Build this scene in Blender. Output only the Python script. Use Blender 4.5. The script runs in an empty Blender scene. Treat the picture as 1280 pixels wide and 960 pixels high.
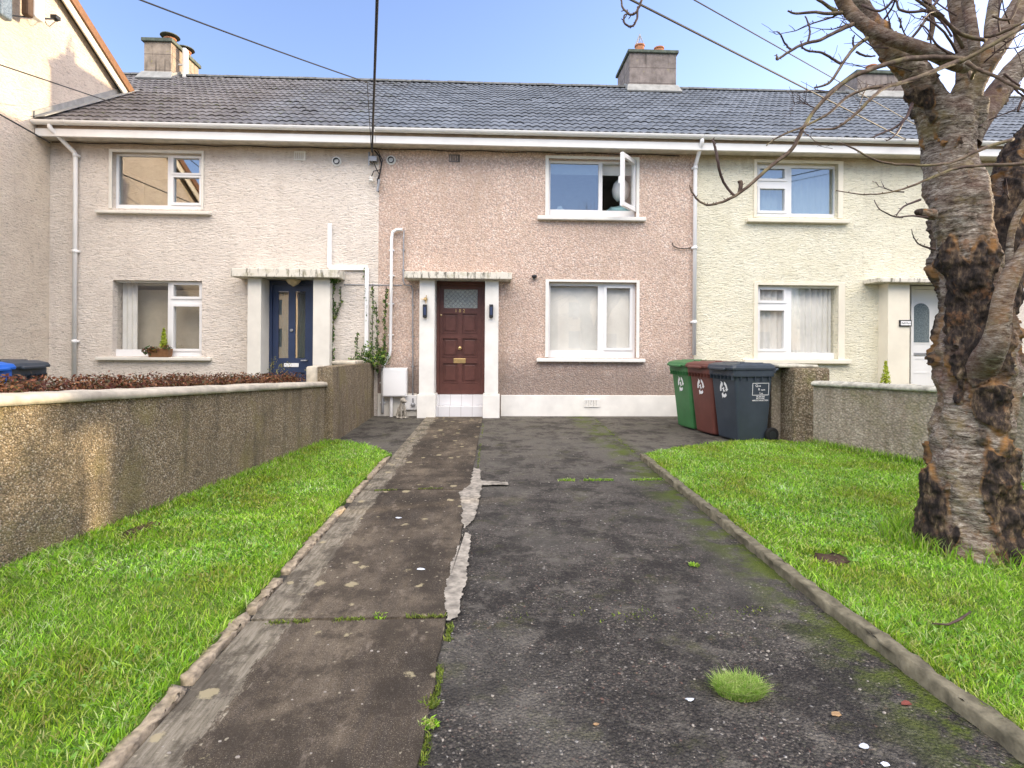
import bpy, bmesh, math, random
import numpy as np
from mathutils import Vector, Matrix, noise
random.seed(7); RNG = np.random.default_rng(7)
SC = bpy.context.scene; COL = SC.collection
R = math.radians
# ------------------------------------------------------------------ camera model
FPX, CX, CY, HOR, CAMH = 680.0, 640.0, 480.0, 430.0, 1.3
YAW = math.atan(28/680); ROLL = .0065
Rv = Vector((math.cos(YAW), -math.sin(YAW), 0)); Fv = Vector((math.sin(YAW), math.cos(YAW), 0))
def ray(px, py):
    du, dv = px-CX, py-HOR
    u = du + ROLL*dv; v = dv - ROLL*du
    return Rv*(u/FPX) + Fv + Vector((0, 0, -v/FPX))
CAM = Vector((0, 0, CAMH))
def atY(px, py, Y): r = ray(px, py); return CAM + r*(Y/r.y)
def atX(px, py, X): r = ray(px, py); return CAM + r*(X/r.x)
def atD(px, py, d): return CAM + ray(px, py)*d
def gnd(px, py, z=0.0): r = ray(px, py); return CAM + r*((z-CAMH)/r.z)
D = 9.82
def q(px, py, dy=0.0): p = atY(px, py, D+dy); return p.x, p.z
# ------------------------------------------------------------------ objects
def tag(o, label=None, cat=None, group=None, kind=None):
    if label: o['label'] = label
    if cat: o['category'] = cat
    if group: o['group'] = group
    if kind: o['kind'] = kind
    return o
def empty(name, loc, label, cat, group=None):
    o = bpy.data.objects.new(name, None); COL.objects.link(o); o.location = loc
    o.empty_display_size = .2
    return tag(o, label, cat, group)
def link(name, me, mat, parent=None):
    o = bpy.data.objects.new(name, me); COL.objects.link(o)
    if mat is not None and not me.materials: me.materials.append(mat)
    if parent is not None:
        o.parent = parent
        M = Matrix.Identity(4); p = parent
        while p is not None: M = Matrix.Translation(p.location) @ M; p = p.parent
        # objects are modelled in world space; undo the parents' offsets
        if me.get('local') is None:
            o.matrix_parent_inverse = Matrix.Identity(4)
            off = M.to_translation()
            me.transform(Matrix.Translation(-off))
    return o
class MB:
    def __init__(s): s.v = []; s.f = []; s.sm = False; s.col = None
    def quad(s, a, b, c, d):
        n = len(s.v); s.v += [tuple(a), tuple(b), tuple(c), tuple(d)]; s.f.append((n, n+1, n+2, n+3))
    def poly(s, pts):
        n = len(s.v); s.v += [tuple(p) for p in pts]; s.f.append(tuple(range(n, n+len(pts))))
    def box(s, x0, y0, z0, x1, y1, z1, b=0.0):
        if x0 > x1: x0, x1 = x1, x0
        if y0 > y1: y0, y1 = y1, y0
        if z0 > z1: z0, z1 = z1, z0
        if b <= 0:
            n = len(s.v)
            s.v += [(x0,y0,z0),(x1,y0,z0),(x1,y1,z0),(x0,y1,z0),(x0,y0,z1),(x1,y0,z1),(x1,y1,z1),(x0,y1,z1)]
            s.f += [tuple(n+i for i in t) for t in ((0,3,2,1),(4,5,6,7),(0,1,5,4),(1,2,6,5),(2,3,7,6),(3,0,4,7))]
        else:
            bm = bmesh.new(); bmesh.ops.create_cube(bm, size=1)
            for w in bm.verts: w.co = Vector(((x0+x1)/2+w.co.x*(x1-x0), (y0+y1)/2+w.co.y*(y1-y0), (z0+z1)/2+w.co.z*(z1-z0)))
            bmesh.ops.bevel(bm, geom=bm.edges[:], offset=b, segments=2, affect='EDGES', profile=.5)
            s.addbm(bm)
        return s
    def addbm(s, bm, M=None):
        n = len(s.v); bm.verts.index_update()
        for w in bm.verts: s.v.append(tuple(M @ w.co) if M else tuple(w.co))
        for f in bm.faces: s.f.append(tuple(n+w.index for w in f.verts))
        bm.free()
    def prism(s, pts, off):
        off = Vector(off); a = [Vector(p) for p in pts]; b = [p+off for p in a]; n = len(s.v); k = len(a)
        s.v += [tuple(p) for p in a+b]
        s.f.append(tuple(range(n+k-1, n-1, -1))); s.f.append(tuple(range(n+k, n+2*k)))
        for i in range(k): j = (i+1) % k; s.f.append((n+i, n+j, n+k+j, n+k+i))
        return s
    def tube(s, pts, rad, seg=8, cap=True):
        pts = [Vector(p) for p in pts]; m = len(pts)
        if not isinstance(rad, (list, tuple)): rad = [rad]*m
        n0 = len(s.v); up = None
        for i, p in enumerate(pts):
            t = (pts[min(i+1, m-1)]-pts[max(i-1, 0)]).normalized()
            if up is None:
                up = Vector((0, 0, 1)) if abs(t.z) < .9 else Vector((1, 0, 0))
            a = t.cross(up).normalized(); up = a.cross(t).normalized()
            for k in range(seg):
                th = 2*math.pi*k/seg
                s.v.append(tuple(p + (a*math.cos(th)+up*math.sin(th))*rad[i]))
        for i in range(m-1):
            for k in range(seg):
                k2 = (k+1) % seg; b = n0+i*seg
                s.f.append((b+k, b+k2, b+seg+k2, b+seg+k))
        if cap:
            s.f.append(tuple(n0+k for k in range(seg))[::-1]); s.f.append(tuple(n0+(m-1)*seg+k for k in range(seg)))
        return s
    def lathe(s, c, prof, seg=20, axis='z'):
        n0 = len(s.v); m = len(prof)
        for r, h in prof:
            for k in range(seg):
                th = 2*math.pi*k/seg; x, y = r*math.cos(th), r*math.sin(th)
                p = {'z': (x, y, h), 'y': (x, h, y), 'x': (h, x, y)}[axis]
                s.v.append((c[0]+p[0], c[1]+p[1], c[2]+p[2]))
        for i in range(m-1):
            for k in range(seg):
                k2 = (k+1) % seg; b = n0+i*seg; s.f.append((b+k, b+k2, b+seg+k2, b+seg+k))
        s.f.append(tuple(n0+k for k in range(seg))[::-1]); s.f.append(tuple(n0+(m-1)*seg+k for k in range(seg)))
        return s
    def ball(s, c, r, sub=2, jit=0):
        bm = bmesh.new(); bmesh.ops.create_icosphere(bm, subdivisions=sub, radius=1)
        r = r if isinstance(r, (tuple, list)) else (r, r, r)
        for w in bm.verts:
            d = 1+jit*noise.noise(w.co*2+Vector(c))
            w.co = Vector((c[0]+w.co.x*r[0]*d, c[1]+w.co.y*r[1]*d, c[2]+w.co.z*r[2]*d))
        s.addbm(bm); return s
    def panel(s, x0, x1, z0, z1, holes, yf, yb):
        """a slab in the XZ plane with rectangular holes, front at yf, back at yb"""
        if x0 > x1: x0, x1 = x1, x0
        if z0 > z1: z0, z1 = z1, z0
        H = [(min(a, c), min(b, d), max(a, c), max(b, d)) for a, b, c, d in holes]
        xs = sorted({x0, x1, *[h[0] for h in H], *[h[2] for h in H]}); zs = sorted({z0, z1, *[h[1] for h in H], *[h[3] for h in H]})
        xs = [x for x in xs if x0-1e-6 <= x <= x1+1e-6]; zs = [z for z in zs if z0-1e-6 <= z <= z1+1e-6]
        def solid(i, j):
            if i < 0 or j < 0 or i >= len(xs)-1 or j >= len(zs)-1: return False
            cx, cz = (xs[i]+xs[i+1])/2, (zs[j]+zs[j+1])/2
            return not any(h[0] < cx < h[2] and h[1] < cz < h[3] for h in H)
        for i in range(len(xs)-1):
            for j in range(len(zs)-1):
                if not solid(i, j): continue
                a, b, c, d = xs[i], xs[i+1], zs[j], zs[j+1]
                s.quad((a,yf,c),(b,yf,c),(b,yf,d),(a,yf,d)); s.quad((b,yb,c),(a,yb,c),(a,yb,d),(b,yb,d))
                if not solid(i-1, j): s.quad((a,yb,c),(a,yf,c),(a,yf,d),(a,yb,d))
                if not solid(i+1, j): s.quad((b,yf,c),(b,yb,c),(b,yb,d),(b,yf,d))
                if not solid(i, j-1): s.quad((a,yb,c),(b,yb,c),(b,yf,c),(a,yf,c))
                if not solid(i, j+1): s.quad((a,yf,d),(b,yf,d),(b,yb,d),(a,yb,d))
        return s
    def build(s, name, mat, parent=None, smooth=False, weld=False):
        me = bpy.data.meshes.new(name); me.from_pydata(s.v, [], s.f); me.update()
        if weld:
            bm = bmesh.new(); bm.from_mesh(me); bmesh.ops.remove_doubles(bm, verts=bm.verts, dist=1e-5)
            bmesh.ops.recalc_face_normals(bm, faces=bm.faces); bm.to_mesh(me); bm.free()
        if smooth: me.polygons.foreach_set('use_smooth', [True]*len(me.polygons))
        return link(name, me, mat, parent)
def np_mesh(name, V, faces4=None, faces3=None, mat=None, parent=None, smooth=False, color=None):
    me = bpy.data.meshes.new(name)
    V = np.asarray(V, np.float32); me.vertices.add(len(V)); me.vertices.foreach_set('co', V.ravel())
    loops = []; starts = []; tot = 0
    if faces4 is not None and len(faces4): loops.append(np.asarray(faces4, np.int32).ravel()); starts.append(np.arange(len(faces4))*4); tot = len(faces4)*4
    if faces3 is not None and len(faces3): loops.append(np.asarray(faces3, np.int32).ravel()); starts.append(tot+np.arange(len(faces3))*3)
    L = np.concatenate(loops); S = np.concatenate(starts).astype(np.int32)
    me.loops.add(len(L)); me.loops.foreach_set('vertex_index', L)
    me.polygons.add(len(S)); me.polygons.foreach_set('loop_start', S)
    me.update(calc_edges=True); me.validate()
    if smooth: me.polygons.foreach_set('use_smooth', np.ones(len(S), bool))
    if color is not None:
        a = me.color_attributes.new('Col', 'FLOAT_COLOR', 'POINT'); a.data.foreach_set('color', np.asarray(color, np.float32).ravel())
    return link(name, me, mat, parent)
def text_mesh(name, txt, size, loc, rot, mat, parent, depth=.002, align='CENTER'):
    c = bpy.data.curves.new('t', 'FONT'); c.body = txt; c.size = size; c.extrude = depth; c.align_x = align; c.align_y = 'CENTER'; c.resolution_u = 4
    o = bpy.data.objects.new('t', c); COL.objects.link(o)
    bpy.context.view_layer.update()
    me = bpy.data.meshes.new_from_object(o.evaluated_get(bpy.context.evaluated_depsgraph_get()))
    bpy.data.objects.remove(o)
    me.transform(Matrix.Translation(loc) @ rot); me.name = name; me.materials.clear()
    return link(name, me, mat, parent)
ROTX = Matrix.Rotation(R(90), 4, 'X')
# ------------------------------------------------------------------ materials
class NT:
    def __init__(s, name):
        s.m = bpy.data.materials.new(name); s.m.use_nodes = True; s.t = s.m.node_tree; s.t.nodes.clear()
        s.out = s.t.nodes.new('ShaderNodeOutputMaterial'); s.b = s.t.nodes.new('ShaderNodeBsdfPrincipled')
        s.t.links.new(s.b.outputs[0], s.out.inputs[0]); s.tc = s.t.nodes.new('ShaderNodeTexCoord')
    def n(s, typ, **kw):
        k = s.t.nodes.new('ShaderNode'+typ)
        for a, b in kw.items(): setattr(k, a, b)
        return k
    def set(s, sock, v):
        if hasattr(v, 'links') or hasattr(v, 'is_output'): s.t.links.new(v, sock)
        else:
            if isinstance(v, (tuple, list)) and len(v) == 3 and len(getattr(sock, 'default_value', (0,)*3)) == 4: v = (*v, 1)
            sock.default_value = v
    def pos(s, sc=(1,1,1), rot=(0,0,0)):
        m = s.n('Mapping'); g = s.n('NewGeometry'); s.t.links.new(g.outputs['Position'], m.inputs[0]); m.inputs['Scale'].default_value = sc
        m.inputs['Rotation'].default_value = rot
        return m.outputs[0]
    def noise(s, scale, vec=None, detail=4, rough=.55, dist=0):
        k = s.n('TexNoise'); s.set(k.inputs['Vector'], vec if vec is not None else s.pos()); k.inputs['Scale'].default_value = scale
        k.inputs['Detail'].default_value = detail; k.inputs['Roughness'].default_value = rough; k.inputs['Distortion'].default_value = dist
        return k.outputs['Fac']
    def vor(s, scale, vec=None, feature='F1', out='Distance', rnd=1):
        k = s.n('TexVoronoi'); k.feature = feature; s.set(k.inputs['Vector'], vec if vec is not None else s.pos()); k.inputs['Scale'].default_value = scale
        k.inputs['Randomness'].default_value = rnd
        return k.outputs[out]
    def ramp(s, fac, stops, interp='LINEAR'):
        k = s.n('ValToRGB'); k.color_ramp.interpolation = interp; e = k.color_ramp.elements
        while len(e) > 1: e.remove(e[0])
        for i, (p, c) in enumerate(stops):
            x = e[0] if i == 0 else e.new(p); x.position = p
            x.color = (*c, 1) if isinstance(c, (tuple, list)) else (c, c, c, 1)
        s.set(k.inputs[0], fac); return k.outputs[0]
    def mix(s, fac, a, b, mode='MIX'):
        k = s.n('MixRGB', blend_type=mode); s.set(k.inputs[0], fac); s.set(k.inputs[1], a); s.set(k.inputs[2], b); return k.outputs[0]
    def math(s, op, a, b=0.0, c=0.0):
        k = s.n('Math', operation=op); s.set(k.inputs[0], a); s.set(k.inputs[1], b); s.set(k.inputs[2], c); return k.outputs[0]
    def sep(s, vec=None):
        k = s.n('SeparateXYZ'); s.set(k.inputs[0], vec if vec is not None else s.pos()); return k.outputs
    def bump(s, h, strength=.5, dist=.01, prev=None):
        k = s.n('Bump'); k.inputs['Strength'].default_value = strength; k.inputs['Distance'].default_value = dist; s.set(k.inputs['Height'], h)
        if prev is not None: s.set(k.inputs['Normal'], prev)
        return k.outputs[0]
    def fin(s, col, rough=.8, spec=.3, nrm=None, metal=0.0):
        s.set(s.b.inputs['Base Color'], col); s.set(s.b.inputs['Roughness'], rough); s.b.inputs['Specular IOR Level'].default_value = spec
        s.b.inputs['Metallic'].default_value = metal
        if nrm is not None: s.set(s.b.inputs['Normal'], nrm)
        return s.m
def plain(name, col, rough=.5, spec=.4, var=.12, vs=6, bs=0, bsc=60, metal=0):
    s = NT(name); n = s.noise(vs, detail=6)
    c = s.mix(s.ramp(n, [(.3, 0.0), (.7, 1.0)]), tuple(x*(1-var) for x in col), tuple(min(1, x*(1+var*.6)) for x in col))
    nr = s.bump(s.noise(bsc, detail=4), bs, .004) if bs else None
    return s.fin(c, rough, spec, nr, metal)
def render_wall(name, c1, c2, cstone=None, zstain=None, scale=1.0, bstr=.9):
    """rough cast render: horizontal flecks"""
    s = NT(name)
    v = s.pos((1, 1, 3.0), (0, R(9), 0))
    n1 = s.noise(12*scale, v, 3, .6, .8); n2 = s.noise(55*scale, s.pos((1, 1, 1.6)), 3, .6); big = s.noise(.9, None, 4, .6); mid = s.noise(4, None, 5, .65)
    col = s.mix(s.ramp(mid, [(.3, 0.0), (.7, 1.0)]), c1, c2)
    col = s.mix(s.ramp(big, [(.42, 0.0), (.62, .22)]), col, tuple(x*.72 for x in c1))
    crev = s.ramp(s.math('ADD', s.math('MULTIPLY', n1, .6), s.math('MULTIPLY', n2, .4)), [(.36, .55), (.46, 0.0)])
    col = s.mix(crev, col, tuple(x*.36 for x in c1))
    st = s.noise(1.6, s.pos((3.2, 3.2, .25)), 5, .6)
    col = s.mix(s.ramp(st, [(.55, 0.0), (.78, .13)]), col, (.20, .16, .11))
    if zstain is not None:      # rusty dust band right below the eaves
        z = s.sep()[2]; f = s.math('ADD', z, s.math('MULTIPLY', s.noise(9, s.pos((1,1,.4)), 4), .28))
        col = s.mix(s.ramp(s.math('SUBTRACT', f, zstain-.10), [(0.0, 0.0), (.28, .55)]), col, (.30, .19, .09))
    h = s.math('ADD', s.math('MULTIPLY', n1, .75), s.math('MULTIPLY', n2, .35))
    return s.fin(col, .9, .15, s.bump(h, 1.0, .05))
def pebble_wall(name, base, stones, scale=75, dark=.5, stain=(.10, .08, .055), bstr=.8, algae=None, stainz=None):
    s = NT(name); v = s.pos()
    wv = s.n('VectorMath', operation='ADD'); s.set(wv.inputs[0], v)
    k = s.n('TexNoise'); s.set(k.inputs['Vector'], v); k.inputs['Scale'].default_value = 30
    sc = s.n('VectorMath', operation='SCALE'); s.set(sc.inputs[0], k.outputs['Color']); sc.inputs['Scale'].default_value = .012
    s.set(wv.inputs[1], sc.outputs[0]); v = wv.outputs[0]
    cell = s.vor(scale, v, 'F1', 'Color'); dist = s.vor(scale, v, 'F1', 'Distance')
    r = s.sep(cell)[0]; n = len(stones)
    c = s.ramp(r, [(i/n, st) for i, st in enumerate(stones)], 'CONSTANT')
    c = s.mix(.38, c, base)
    gap = s.ramp(dist, [(.42, 0.0), (.75, dark)])
    c = s.mix(gap, c, tuple(x*.35 for x in base))
    c = s.mix(s.ramp(s.noise(1.3, None, 5, .6), [(.4, 0.0), (.7, .45)]), c, tuple(x*.6 for x in base))
    st = s.noise(2.2, s.pos((3.0, 3.0, .35)), 6, .65)
    c = s.mix(s.ramp(st, [(.5, 0.0), (.72, .75)]), c, stain)
    c = s.mix(s.ramp(s.noise(5, None, 6, .7), [(.52, 0.0), (.7, .5)]), c, stain)
    if stainz is not None:
        z = s.sep()[2]; f = s.math('SUBTRACT', stainz, s.math('ADD', z, s.math('MULTIPLY', s.noise(6, None, 4), .5)))
        c = s.mix(s.ramp(f, [(-.0, 0.0), (.5, .6)]), c, (.13, .11, .10))
    if algae is not None:
        c = s.mix(s.ramp(s.noise(1.7, s.pos((1.4, 1.4, 1)), 6, .7), [(.53, 0.0), (.68, .6)]), c, algae)
    h = s.math('SUBTRACT', 1.0, dist); h = s.math('ADD', h, s.math('MULTIPLY', s.noise(14, None, 4), .8))
    return s.fin(c, .92, .15, s.bump(h, bstr, .012))
M = {}
M['ivory'] = render_wall('ivory_roughcast', (.78, .70, .62), (.86, .785, .70), zstain=4.72)
M['cream'] = render_wall('cream_roughcast', (.81, .765, .59), (.88, .845, .69), zstain=4.72)
M['gable'] = render_wall('gable_roughcast', (.70, .60, .49), (.79, .70, .58))
M['pink'] = pebble_wall('pink_pebbledash', (.67, .505, .415), [(.76,.61,.51),(.6,.44,.36),(.68,.53,.44),(.84,.74,.66),(.5,.37,.31),(.7,.52,.42),(.42,.36,.33)], 38, .5, (.48,.36,.28), .9, stainz=1.45)
M['gardenwall'] = pebble_wall('garden_wall_pebbledash', (.32,.255,.165), [(.5,.4,.26),(.2,.155,.11),(.38,.3,.19),(.7,.62,.5),(.09,.075,.06),(.42,.31,.19),(.26,.2,.13)], 100, .7, (.10,.082,.06), 1.0, (.26,.22,.09))
M['gardenwall_r'] = pebble_wall('right_garden_wall_render', (.40,.345,.27), [(.5,.43,.34),(.34,.28,.22),(.44,.38,.3),(.3,.26,.2)], 40, .4, (.2,.16,.11), .8, (.22,.20,.10))
M['pier'] = pebble_wall('pier_pebbledash', (.27,.21,.14), [(.42,.34,.24),(.16,.13,.09),(.3,.24,.17),(.5,.44,.34),(.10,.09,.06)], 50, .75, (.09,.07,.04), 1.0, (.20,.20,.06))
M['white'] = plain('white_upvc', (.80, .80, .80), .35, .5, .04, 3)
M['fascia'] = plain('white_painted_fascia', (.80, .79, .77), .5, .4, .1, 2)
M['ridge'] = plain('mossy_ridge_tile', (.17,.175,.17), .8, .3, .4, 9, .3, 60); M['roof_plain'] = plain('dark_roof_slate', (.15,.14,.14), .8, .3, .2, 9)
M['soffit'] = plain('soffit_board', (.66,.60,.52), .8, .2, .2, 8)
M['eaves_brown'] = plain('brown_eaves_board', (.42,.33,.25), .8, .2, .2, 8)  # brown board set back between gutter and fascia
M['paint'] = plain('ivory_masonry_paint', (.70, .67, .60), .7, .3, .10, 3, .25, 80)
M['paint_y'] = plain('cream_masonry_paint', (.74, .69, .57), .7, .3, .08, 3, .25, 80)
M['paint_w'] = plain('white_masonry_paint', (.76, .745, .70), .7, .3, .10, 4, .25, 70)
M['grey_metal'] = plain('grey_metal', (.30, .31, .33), .45, .5, .15, 20, metal=.3)
M['black_plastic'] = plain('black_plastic', (.018, .02, .024), .5, .4, .1)
M['cable'] = plain('black_cable', (.02, .02, .022), .6, .3, .1)
M['brass'] = plain('brass', (.72, .52, .25), .28, .6, .15, 30, metal=.85)
M['brick_pot'] = plain('terracotta', (.42, .19, .10), .85, .2, .25, 12, .4, 40)
M['dark_room'] = plain('interior_plaster', (.55, .53, .50), .9, .1, .1)
M['curtain'] = plain('net_curtain', (.86, .85, .82), .95, .1, .06, 5)
M['blind'] = plain('roller_blind', (.82, .82, .81), .9, .1, .04)
M['drape'] = plain('beige_drape', (.55, .50, .40), .95, .1, .1)
M['door_brown'] = plain('mahogany_brown_door', (.115, .045, .036), .38, .45, .22, 9)
M['door_blue'] = plain('navy_blue_door', (.028, .045, .10), .38, .45, .12, 6)
M['rubber'] = plain('tyre_rubber', (.012, .012, .013), .7, .3)
M['soil'] = plain('bare_soil', (.075, .05, .035), .95, .1, .4, 30, .8, 60)
M['lead'] = plain('cement_flashing', (.33, .33, .31), .8, .25, .25, 8, .4, 40)
M['wood'] = plain('brown_timber', (.22, .11, .05), .6, .3, .25, 14)
M['dark_timber'] = plain('dark_timber', (.09,.055,.035), .7, .3, .25, 14)
s = NT('stained_canopy_concrete'); c_ = s.mix(s.noise(4, None, 5), (.62,.58,.48), (.72,.69,.62))
c_ = s.mix(s.ramp(s.noise(16, s.pos((1.2, 1, .22)), 5, .7), [(.53, 0.0), (.62, .85)]), c_, (.09,.085,.065))
c_ = s.mix(s.ramp(s.noise(5, None, 6, .7), [(.52, 0.0), (.66, .5)]), c_, (.28,.26,.13))
M['canopy'] = s.fin(c_, .9, .2, s.bump(s.noise(60, None, 5), .6, .006))
M['stone'] = plain('grey_cast_stone', (.36, .33, .28), .9, .2, .45, 60, .6, 90)
M['house_opp'] = plain('opposite_render', (.66, .56, .42), .85, .2, .08)
M['teal'] = plain('teal_cloth', (.25, .42, .44), .9, .1, .15)
def m_tile(name, c1, c2, moss, blend=None):
    s = NT(name); X = s.sep()
    if blend:
        f = s.ramp(s.math('ADD', s.math('MULTIPLY', X[0], .25), s.math('ADD', 1.35, s.math('MULTIPLY', s.noise(.9, None, 5), .5))), [(.3, 0.0), (1.0, 1.0)])
        c1_, c2_ = c1, c2; c1 = s.mix(f, c1, blend[0]); c2 = s.mix(f, c2, blend[1])
    cx = s.math('FLOOR', s.math('MULTIPLY', X[0], 1/.30)); cz = s.math('FLOOR', s.math('MULTIPLY', X[2], 5.6))
    cb = s.n('CombineXYZ'); s.set(cb.inputs[0], cx); s.set(cb.inputs[2], cz)
    wn = s.n('TexWhiteNoise'); s.set(wn.inputs['Vector'], cb.outputs[0])
    c = s.mix(wn.outputs['Value'], c1, c2)
    c = s.mix(s.ramp(s.noise(1.1, None, 5, .6), [(.4, 0.0), (.65, .5)]), c, tuple(x*.62 for x in (c1_ if blend else c1)))
    c = s.mix(s.ramp(s.noise(26, None, 6, .8), [(.5, 0.0), (.62, .3)]), c, (.36, .37, .39))
    c = s.mix(s.ramp(s.noise(7, None, 6, .7), [(.62-moss, 0.0), (.72-moss, .75)]), c, (.10, .115, .035))
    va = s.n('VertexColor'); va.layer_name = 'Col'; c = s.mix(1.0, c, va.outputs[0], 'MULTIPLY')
    return s.fin(c, .62, .35, s.bump(s.noise(90, None, 4), .4, .004))
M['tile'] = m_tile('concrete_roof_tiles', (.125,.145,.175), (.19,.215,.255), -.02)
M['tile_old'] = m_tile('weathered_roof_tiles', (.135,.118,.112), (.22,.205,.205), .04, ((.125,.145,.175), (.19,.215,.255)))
def m_chim(name, c):
    s = NT(name); X = s.sep()
    col = s.mix(s.ramp(s.noise(5, None, 6, .7), [(.35, 0.0), (.65, 1.0)]), c, tuple(x*.55 for x in c))
    col = s.mix(s.ramp(s.noise(3, s.pos((4, 4, .4)), 5), [(.55, 0.0), (.7, .7)]), col, (.05,.045,.04))
    ln = s.math('ABSOLUTE', s.math('SUBTRACT', s.math('FRACT', s.math('MULTIPLY', s.math('ADD', X[2], s.math('MULTIPLY', s.noise(4), .03)), 2.6)), .5))
    col = s.mix(s.ramp(ln, [(0.0, .8), (.035, 0.0)]), col, (.06,.05,.045))
    col = s.mix(s.ramp(s.noise(8, None, 5, .7), [(.6, 0.0), (.7, .5)]), col, (.34,.31,.10))
    return s.fin(col, .92, .15, s.bump(s.noise(60, None, 6, .7), .8, .01))
M['chim'] = m_chim('chimney_render', (.30,.26,.24)); M['chim_l'] = m_chim('chimney_blockwork', (.40,.33,.26))
M['chimcap'] = plain('mossy_chimney_cap', (.11,.13,.105), .9, .2, .4, 12, .5, 50)
def m_glass(name, tint=(1,1,1), ior=1.75, rough=0.0):
    s = NT(name); s.t.nodes.remove(s.b)
    tr = s.n('BsdfTransparent'); tr.inputs[0].default_value = (*tint, 1)
    gl = s.n('BsdfGlossy'); gl.inputs['Roughness'].default_value = rough; gl.inputs['Color'].default_value = (1,1,1,1)
    fr = s.n('Fresnel'); fr.inputs['IOR'].default_value = ior
    nb = s.bump(s.noise(1.1, None, 1), 0.03, .02); s.set(gl.inputs['Normal'], nb); s.set(fr.inputs['Normal'], nb)
    gg = s.n('NewGeometry'); ff = s.math('MULTIPLY', fr.outputs[0], s.math('SUBTRACT', 1.0, gg.outputs['Backfacing'])); mx = s.n('MixShader'); s.set(mx.inputs[0], ff); s.set(mx.inputs[1], tr.outputs[0]); s.set(mx.inputs[2], gl.outputs[0])
    s.t.links.new(mx.outputs[0], s.out.inputs[0]); return s.m
M['glass'] = m_glass('window_glass', (.95,.95,.94), 2.0)
M['glass_hi'] = m_glass('reflective_window_glass', (.72,.78,.8), 3.5)
M['frosted'] = plain('patterned_obscure_glass', (.42,.46,.43), .18, .6, .35, 40, .3, 60)
M['frost_dark'] = plain('dark_obscure_glass', (.16,.20,.22), .15, .7, .5, 45, .3, 60)
M['lampglass'] = plain('amber_lamp_glass', (.62,.5,.32), .25, .5, .2, 20)
def m_asphalt():
    s = NT('driveway_asphalt'); X = s.sep()
    base = s.ramp(s.noise(1.2, None, 8, .75), [(.36, (.042,.038,.034)), (.5, (.075,.068,.060)), (.64, (.15,.135,.115))])
    STN = [(0, (.018,.017,.016)), (.22, (.05,.046,.042)), (.5, (.085,.077,.068)), (.72, (.15,.13,.11)), (.84, (.10,.10,.07)), (.90, (.26,.22,.18)), (.955, (.22,.13,.10)), (.975, (.5,.46,.40)), (.993, (.75,.72,.66))]
    rd = s.vor(88, None, 'F1', 'Distance'); st = s.ramp(s.sep(s.vor(88, None, 'F1', 'Color'))[0], STN, 'CONSTANT')
    st2 = s.ramp(s.sep(s.vor(190, None, 'F1', 'Color'))[1], STN[:-1], 'CONSTANT')
    c = s.mix(.6, base, s.mix(s.ramp(s.noise(30, None, 3), [(.48, 0.0), (.54, 1.0)]), st, st2))
    c = s.mix(s.ramp(rd, [(.4, 0.0), (.7, .5)]), c, (.018,.017,.016))
    # worn pale skin towards the house, in ragged patches
    f = s.math('ADD', s.math('MULTIPLY', X[1], .16), s.noise(1.6, s.pos((1,.5,1)), 7, .7))
    c = s.mix(s.ramp(s.math('SUBTRACT', f, .72), [(.28, 0.0), (.85, .6)]), c, (.17,.155,.13))
    c = s.mix(s.ramp(s.noise(2.3, s.pos((1.1,1,1)), 8, .8), [(.48, 0.0), (.56, .72)]), c, (.026,.024,.022))
    c = s.mix(s.ramp(s.noise(3.7, s.pos((1,1.3,1), (0,0,R(30))), 8, .8), [(.52, 0.0), (.62, .6)]), c, (.17,.155,.13))
    c = s.mix(s.ramp(s.noise(9, None, 6, .8), [(.56, 0.0), (.66, .5)]), c, (.032,.030,.029))
    # moss
    g = s.noise(3.1, None, 8, .75)
    dx = s.math('ABSOLUTE', s.math('SUBTRACT', X[0], 1.62))
    edge = s.ramp(dx, [(0, 1.0), (.30, 0.0)])
    gm = s.math('MULTIPLY', s.ramp(s.noise(4, None, 7, .7), [(.44, 0.0), (.56, 1.0)]), edge)
    c = s.mix(s.ramp(g, [(.55, 0.0), (.66, .45)]), c, (.085,.09,.03))
    c = s.mix(s.ramp(s.noise(.8, None, 6, .65), [(.48, 0.0), (.62, .4)]), c, (.15,.14,.12))
    c = s.mix(s.math('MULTIPLY', gm, .9), c, (.085,.115,.015))
    h = s.math('ADD', s.math('SUBTRACT', 1.0, rd), s.math('MULTIPLY', s.noise(6, None, 5), 1.2))
    return s.fin(c, .9, .18, s.bump(h, .9, .012))
M['asphalt'] = m_asphalt()
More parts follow.
